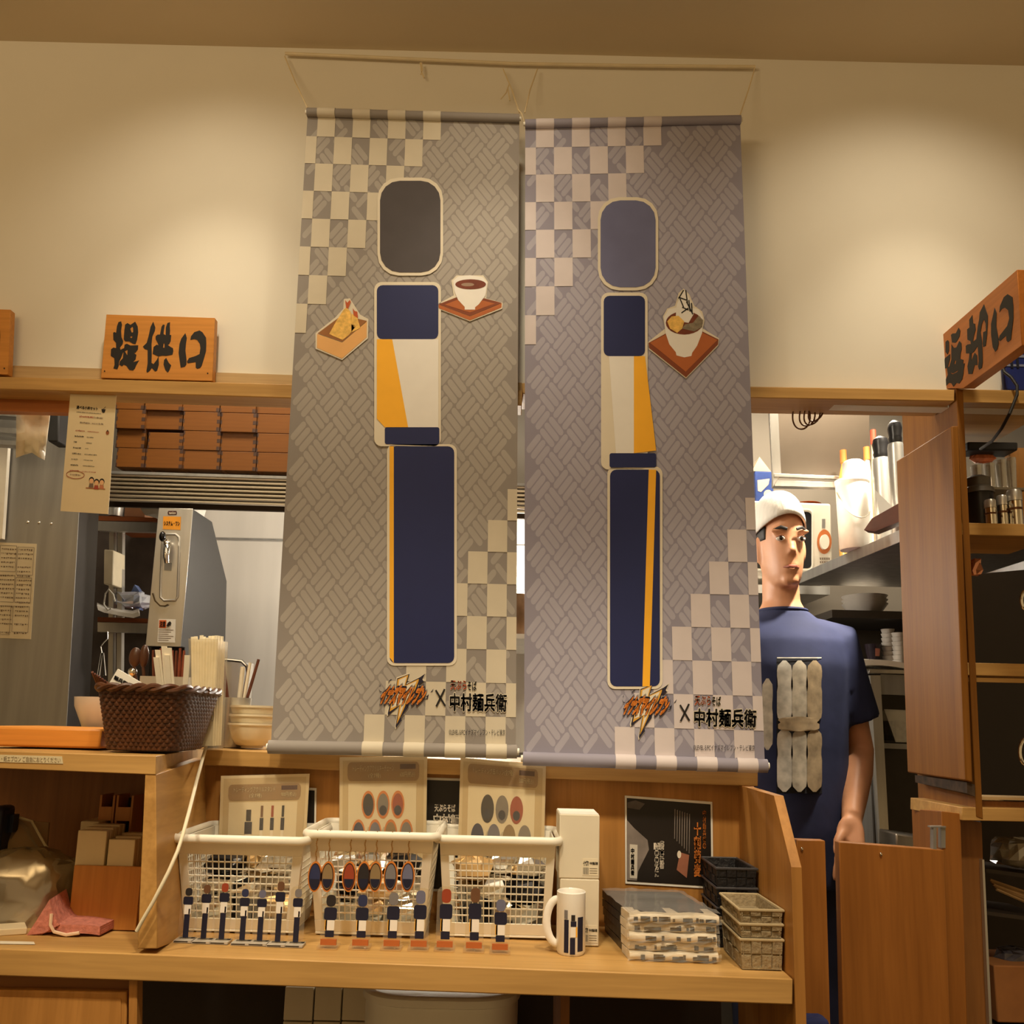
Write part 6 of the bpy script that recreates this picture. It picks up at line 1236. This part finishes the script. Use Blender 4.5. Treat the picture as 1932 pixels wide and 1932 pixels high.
# below the hatch
YS2 = BM+.07
def low(label, name, cat, pts, mt, y=YS2, d=.06, smooth=0): m = M(); m.prism([at(*p, y) for p in pts], (0, d, .004)); return tag(m.build(name, mt, smooth=smooth), label, cat)
t = thing('lower_rack', 'dark shelves below the hatch at the right edge', 'rack', (Xa(1920, 1800, YS2), YS2, 0))
for v in (1642, 1722, 1935): M().slab([(1860, v-3), (1990, v+14), (1990, v+22), (1860, v+4)], YS2+.005, .15).build('shelf_plate', mat('rack_dark', (50, 40, 32), .5), t)
m = M(); crumple(m, at(1915, 1608, YS2+.05), .034, .04, .022, 51, 7, .25); tag(m.build('clear_packet', glassy('clear_bag2', (200, 190, 170), .12, .45), smooth=0), 'clear crumpled packet on the highest rack shelf below the hatch', 'packet')
t = thing('straw_bundle', 'tied bundle of pale sticks on the rack below the hatch', 'bundle', at(1905, 1722, YS2+.02))
for i in range(7): m = M(); m.tube([at(1868+i*2, 1660+i*3, YS2+.02+.003*(i % 3)), at(1990, 1702+i*4, YS2+.03+.003*(i % 2))], .0022, 6); m.build('stick', mat('stick_tan', (150, 118, 76), .7, var=.2), t)
m = M(); a = at(1920, 1830, YS2); m.box(a.x-.036, a.x+.06, YS2, YS2+.12, at(1900, 1930, YS2).z, at(1900, 1822, YS2).z); tag(m.build('cardboard_box', mat('cardboard', (150, 98, 52), .8, var=.1), bevel=.002), 'brown cardboard box on the lowest rack below the hatch', 'box')
m = M(); crumple(m, at(1918, 1806, YS2+.06), .03, .03, .014, 61, 6, .3); tag(m.build('dark_bag', mat('bag_dark', (70, 66, 72), .2, var=.5, vs=60), smooth=0), 'dark shiny crumpled bag on the cardboard box', 'bag')
p = at(1540, 1915, 1.50); m = M(); m.cbox((p.x, 1.52, p.z/2-.003), .020, .02, p.z/2-.003, None); t = tag(m.build('navy_bag', mat('cloth_navy', (30, 40, 92), .8, var=.2, vs=40, bump=.5), bevel=.008), 'navy cloth bag standing before the narrow gate leaf', 'bag')
# ================================================================ THE PERSON
PY = 2.35
k = kk(PY); pc_ = at(1474, 1045, PY); PX = pc_.x
t = thing('person', 'person in a navy printed T-shirt and white knitted cap standing behind the swing gate', 'person', (PX, PY, 0))
zv = lambda v: at(1476, v, PY).z
skin = mat('skin', (204, 146, 108), .5, var=.05, vs=20, sss=.15)
def ell(z, rx, ry, cx=0, cy=0, n=28): return [Vector((PX+(cx+rx*math.cos(2*math.pi*i/n))*SQ, PY+cy+ry*math.sin(2*math.pi*i/n), z)) for i in range(n)]
def remesh(o, vox, it=6):
    x = o.modifiers.new('remesh', 'REMESH'); x.mode = 'VOXEL'; x.voxel_size = vox; x.use_smooth_shade = True
    if it: s_ = o.modifiers.new('smooth', 'SMOOTH'); s_.iterations = it; s_.factor = .5
b = M()
zch, zcr, zsh_ = zv(1112), zv(946), zv(1186)
b.loft([ell(.80, .12, .09), ell(.88, .155, .105), ell(.98, .152, .105), ell(1.08, .135, .098), ell(1.2, .15, .108), ell(zsh_-.08, .17, .112), ell(zsh_-.01, .15, .09), ell(zsh_+.025, .085, .07, 0, .01), ell(zch-.03, .056, .058, 0, .012), ell(zch+.03, .053, .058, 0, .018), ell(zch+.08, .05, .055, 0, .02)])
hc = (zch+zcr)/2
hd = []
for f, rx, ry, cy in ((0, .027, .040, -.020), (.03, .040, .058, -.018), (.12, .051, .075, -.010), (.25, .059, .088, -.002), (.4, .064, .094, .004), (.55, .067, .098, .008), (.7, .066, .097, .01), (.85, .054, .080, .012), (.95, .034, .05, .012), (1, .012, .02, .012)): hd.append(ell(zch+(zcr-zch)*f, rx, ry, 0, cy))
b.loft(hd)
H = zcr-zch; ze = zch+H*.50; zn = zch+H*.33; zm = zch+H*.19
fy = lambda d: PY-d
b.loft([[Vector((PX+x*SQ, fy(y), z)) for x, y, z in r_] for r_ in ([(-.006, .088, ze+.004), (.006, .088, ze+.004), (.006, .080, ze), (-.006, .080, ze)], [(-.009, .100, zn+.012), (.009, .100, zn+.012), (.011, .080, zn+.012), (-.011, .080, zn+.012)], [(-.013, .104, zn+.003), (.013, .104, zn+.003), (.014, .080, zn-.003), (-.014, .080, zn-.003)])])
for sx in (-1, 1):
    b.ball((PX+sx*.069*SQ, PY+.012, ze-.012), .009, .018, .031, 14, 10)
    b.ball((PX+sx*.033*SQ, fy(.078), ze+.018), .022, .012, .007, 12, 8)       # brow ridge
b.ball((PX, fy(.082), zm+.005), .019, .010, .005, 12, 8); b.ball((PX, fy(.081), zm-.006), .017, .010, .006, 12, 8); b.ball((PX, fy(.070), zch+.012), .020, .018, .014, 12, 8)
arms = {}
for sx in (1, -1):
    mir = lambda p: Vector((PX+(p.x-PX)*sx, p.y, p.z))
    sh, el, wr, kn = [mir(at(*q)) for q in ((1578, 1216, PY+.01), (1622, 1418, PY+.02), (1607, 1548, PY-.13), (1603, 1592, PY-.15))]
    b.tube([sh, sh.lerp(el, .5), el, el.lerp(wr, .3), el.lerp(wr, .7), wr], [.040, .044, .041, .043, .035, .027], 16, sx=SQ)
    d = (kn-wr).normalized(); side = Vector((1, 0, 0))
    pts = [wr, wr.lerp(kn, .4), kn, kn+d*.03]; b.tube(pts, [(.026, .020), (.036, .019), (.041, .017), (.036, .014)], 14, sx=SQ)
    b.ball(wr.lerp(kn, .6), .030, .018, .04, 14, 10)
    for q, (off, ln, bend) in enumerate(((-.028, .062, .3), (-.0095, .072, .35), (.0095, .068, .4), (.027, .052, .45))):
        p0 = kn+side*off*SQ*sx+d*.012; d1 = (d+Vector((off*.8, -.15, 0))).normalized(); p1 = p0+d1*ln*.42; d2 = (d1+Vector((0, bend, -.1))).normalized(); p2 = p1+d2*ln*.33; d3 = (d2+Vector((0, bend, -.05))).normalized(); p3 = p2+d3*ln*.25
        b.tube([p0, p1, p2, p3], [.0092, .0088, .0082, .0065], 10); b.ball(p3, .0065, seg=8, rings=6)
    p0 = wr.lerp(kn, .45)-side*.024*SQ*sx+Vector((0, -.006, 0)); p1 = p0+(d*.6+Vector((-.55*SQ*sx, -.45, 0))).normalized()*.034; p2 = p1+(d*.9+Vector((-.15*sx, -.3, 0))).normalized()*.027
    b.tube([p0, p1, p2], [.012, .0102, .0078], 10); b.ball(p2, .0078, seg=8, rings=6)
    arms[sx] = (sh, el, wr)
    hip, kne, ank = Vector((PX+sx*.085*SQ, PY, .88)), Vector((PX+sx*.095*SQ, PY-.01, .48)), Vector((PX+sx*.10*SQ, PY+.01, .075))
    b.tube([hip, hip.lerp(kne, .5), kne, kne.lerp(ank, .35), ank], [.085, .074, .054, .056, .036], 18, sx=SQ)
    b.ball(ank+Vector((0, -.05, -.035)), .036, .115, .035)
bo = b.build('body', skin, t, smooth=180); remesh(bo, .0052, 3)
# cap
kn_m = mat('knit_white', (226, 220, 210), .9, var=.05, vs=90, bump=.5, stretch=(1, 1, .25))
rings = []
ze0, zt0 = zv(1004), zv(931)
for j in range(12):
    f = j/11; ring = []
    for i in range(40):
        a = 2*math.pi*i/40; ca, sa = math.cos(a), math.sin(a)
        edge = zv(986) if False else zv(1008)+(zv(984)-zv(1008))*max(0, -sa)**1.5-.012*max(0, sa)
        z = edge+(zt0-edge)*math.sin(f*math.pi/2)**.95*(1-.05*max(0, ca))
        rr = math.cos(f*math.pi/2)**.72; wob = 1+.02*math.sin(5*a+f*7)*f
        ring.append(Vector((PX-.002-.006*f+.0745*rr*wob*ca*SQ, PY+.010+.108*rr*wob*sa, z)))
    rings.append(ring)
m = M(); m.loft(rings, cap=False); m.f.append(tuple(range(11*40, 12*40))); m.build('cap', kn_m, t, smooth=80, solid=.004)
# hair at the temples and nape
hr_ = mat('hair_black', (34, 26, 22), .6, var=.2, vs=80)
m = M(); rg = []
for j in range(4):
    f = j/3; rg.append([Vector((PX+(.0695-.003*f)*math.cos(a)*SQ, PY+.010+(.0995-.004*f)*math.sin(a), zv(1000)-(.030+.035*max(0, math.sin(a)))*f)) for a in [rad(-28+236*i/30) for i in range(31)]])
vs = [p for r_ in rg for p in r_]; m.add(vs, [(j*31+i, j*31+i+1, (j+1)*31+i+1, (j+1)*31+i) for j in range(3) for i in range(30)]); m.build('hair', hr_, t, smooth=80, solid=.003)
for sx in (-1, 1):
    e = M(); e.ball((PX+sx*.031*SQ, fy(.0835), ze), .0105, .007, .0062, 14, 10); eo = e.build('eye', mat('eye_white', (226, 218, 208), .2, var=0), t)
    e = M(); e.ball((PX+sx*.031*SQ, fy(.0895), ze), .0042, .0018, .0052, 12, 8); e.build('iris', mat('iris', (36, 24, 18), .2, var=0), eo)
    m = M(); m.tube([(PX+sx*x*SQ, fy(y), ze+z) for x, y, z in ((.014, .096, .020), (.032, .092, .025), (.050, .080, .021))], [(.002, .0035), (.002, .004), (.0015, .002)], 8); m.build('eyebrow', hr_, t)
    m = M(); m.tube([(PX+sx*x*SQ, fy(y), ze+z) for x, y, z in ((.019, .0895, .003), (.031, .0925, .0066), (.044, .085, .002))], .0012, 6); m.build('eyelid', mat('lid_skin', (150, 96, 70), .5), t)
m = M(); m.tube([(PX+x*SQ, fy(y), zm+z) for x, y, z in ((-.024, .080, 0), (-.010, .0925, .001), (0, .0935, 0), (.010, .0925, .001), (.024, .080, 0))], [(.001, .001), (.003, .0035), (.003, .004), (.003, .0035), (.001, .001)], 8); m.build('lips', mat('lips', (168, 98, 82), .4, var=.03), t)
# T-shirt
ts = mat('tshirt_navy', (38, 44, 78), .85, var=.14, vs=14, bump=.35)
SH = [(.83, .186, .13), (.95, .186, .132), (1.1, .180, .128), (1.22, .186, .13), (zsh_-.085, .196, .13), (zsh_-.03, .190, .115), (zsh_, .155, .095), (zsh_+.022, .105, .080), (zsh_+.040, .074, .072)]
s = M(); s.loft([ell(z, rx, ry, 0, .006) for z, rx, ry in SH])
for sx in (1, -1):
    sh, el, wr = arms[sx]; q = sh.lerp(el, .72); o_ = Vector((sx*.010, 0, 0))
    s.tube([sh+Vector((-sx*.035, 0, .0)), sh+o_*.2+Vector((0, 0, .004)), sh.lerp(el, .35)+o_*.6, q+o_], [.060, .064, .062, .066], 20, sx=SQ)
so = s.build('tshirt', ts, t, smooth=180); remesh(so, .0075, 5)
m = M(); m.tube([p for p in ell(zsh_+.040, .070, .068, 0, .004, 36)], (.004, .004) and .0045, 8, closed=True); m.build('collar', ts, t)
def surf(u, v, off=.007):
    p = at(u, v, PY); z = p.z; x = (p.x-PX)/SQ
    for (z0, a0, b0), (z1, a1, b1) in zip(SH, SH[1:]):
        if z0 <= z <= z1: f = (z-z0)/(z1-z0); rx, ry = a0+(a1-a0)*f, b0+(b1-b0)*f; break
    else: rx, ry = .186, .13
    y = PY+.006-ry*math.sqrt(max(.02, 1-(x/rx)**2)); q = at(u, v, y-off); return q
def patch(name, mt, u0, u1, v0, v1, off, rnd=0, n=6, r_=12):
    m = M(); vs = []
    for j in range(r_+1):
        f = j/r_; v = v0+(v1-v0)*f; hw = (u1-u0)/2
        if rnd: e = min(f, 1-f)*(v1-v0)/rnd; hw *= math.sqrt(max(.05, 1-(1-min(1, e))**2)); hw *= 1-.16*math.exp(-((f-.38)/.06)**2)
        for i in range(n+1): vs.append(surf((u0+u1)/2+hw*(2*i/n-1), v, off))
    m.add(vs, [(j*(n+1)+i, j*(n+1)+i+1, (j+1)*(n+1)+i+1, (j+1)*(n+1)+i) for j in range(r_) for i in range(n)]); return m.build(name, mt, t, smooth=60)
patch('print_panel', mat('shirt_panel', (22, 22, 30), .8, var=.1), 1465, 1551, 1241, 1497, .015)
pg = [mat('shirt_pale', (190, 184, 172), .85, var=.28, vs=45), mat('shirt_pale2', (176, 166, 148), .85, var=.3, vs=45), mat('shirt_tan', (158, 138, 108), .85, var=.3, vs=45)]
for c_ in range(3):
    for r_ in range(2): patch('shirt_print', pg[c_], 1466+c_*28.5, 1494+c_*28.5, 1246+r_*128, 1364+r_*130, .0175, 18)
patch('shirt_print', pg[2], 1468, 1546, 1352, 1380, .019, 6); patch('shirt_print', pg[0], 1438, 1458, 1280, 1415, .0165, 18); patch('shirt_print', pg[0], 1466, 1550, 1240, 1242, .018)
# trousers
tr = M()
for sx in (1, -1):
    hip, kne, ank = Vector((PX+sx*.085*SQ, PY, .90)), Vector((PX+sx*.097*SQ, PY-.01, .48)), Vector((PX+sx*.102*SQ, PY+.01, .06))
    tr.tube([hip, hip.lerp(kne, .5), kne, kne.lerp(ank, .4), ank], [.105, .095, .078, .076, .066], 18, sx=SQ)
tr.loft([ell(.82, .15, .115), ell(.90, .172, .125), ell(.99, .168, .122)])
to = tr.build('trousers', mat('trousers_navy', (26, 30, 56), .8, var=.3, vs=16, bump=.6), t, smooth=180); remesh(to, .009, 4)
for sx in (1, -1):
    m = M(); m.ball((PX+sx*.10*SQ, PY-.045, .045), .046, .128, .045, 18, 12); o = m.build('shoe', black(), t);
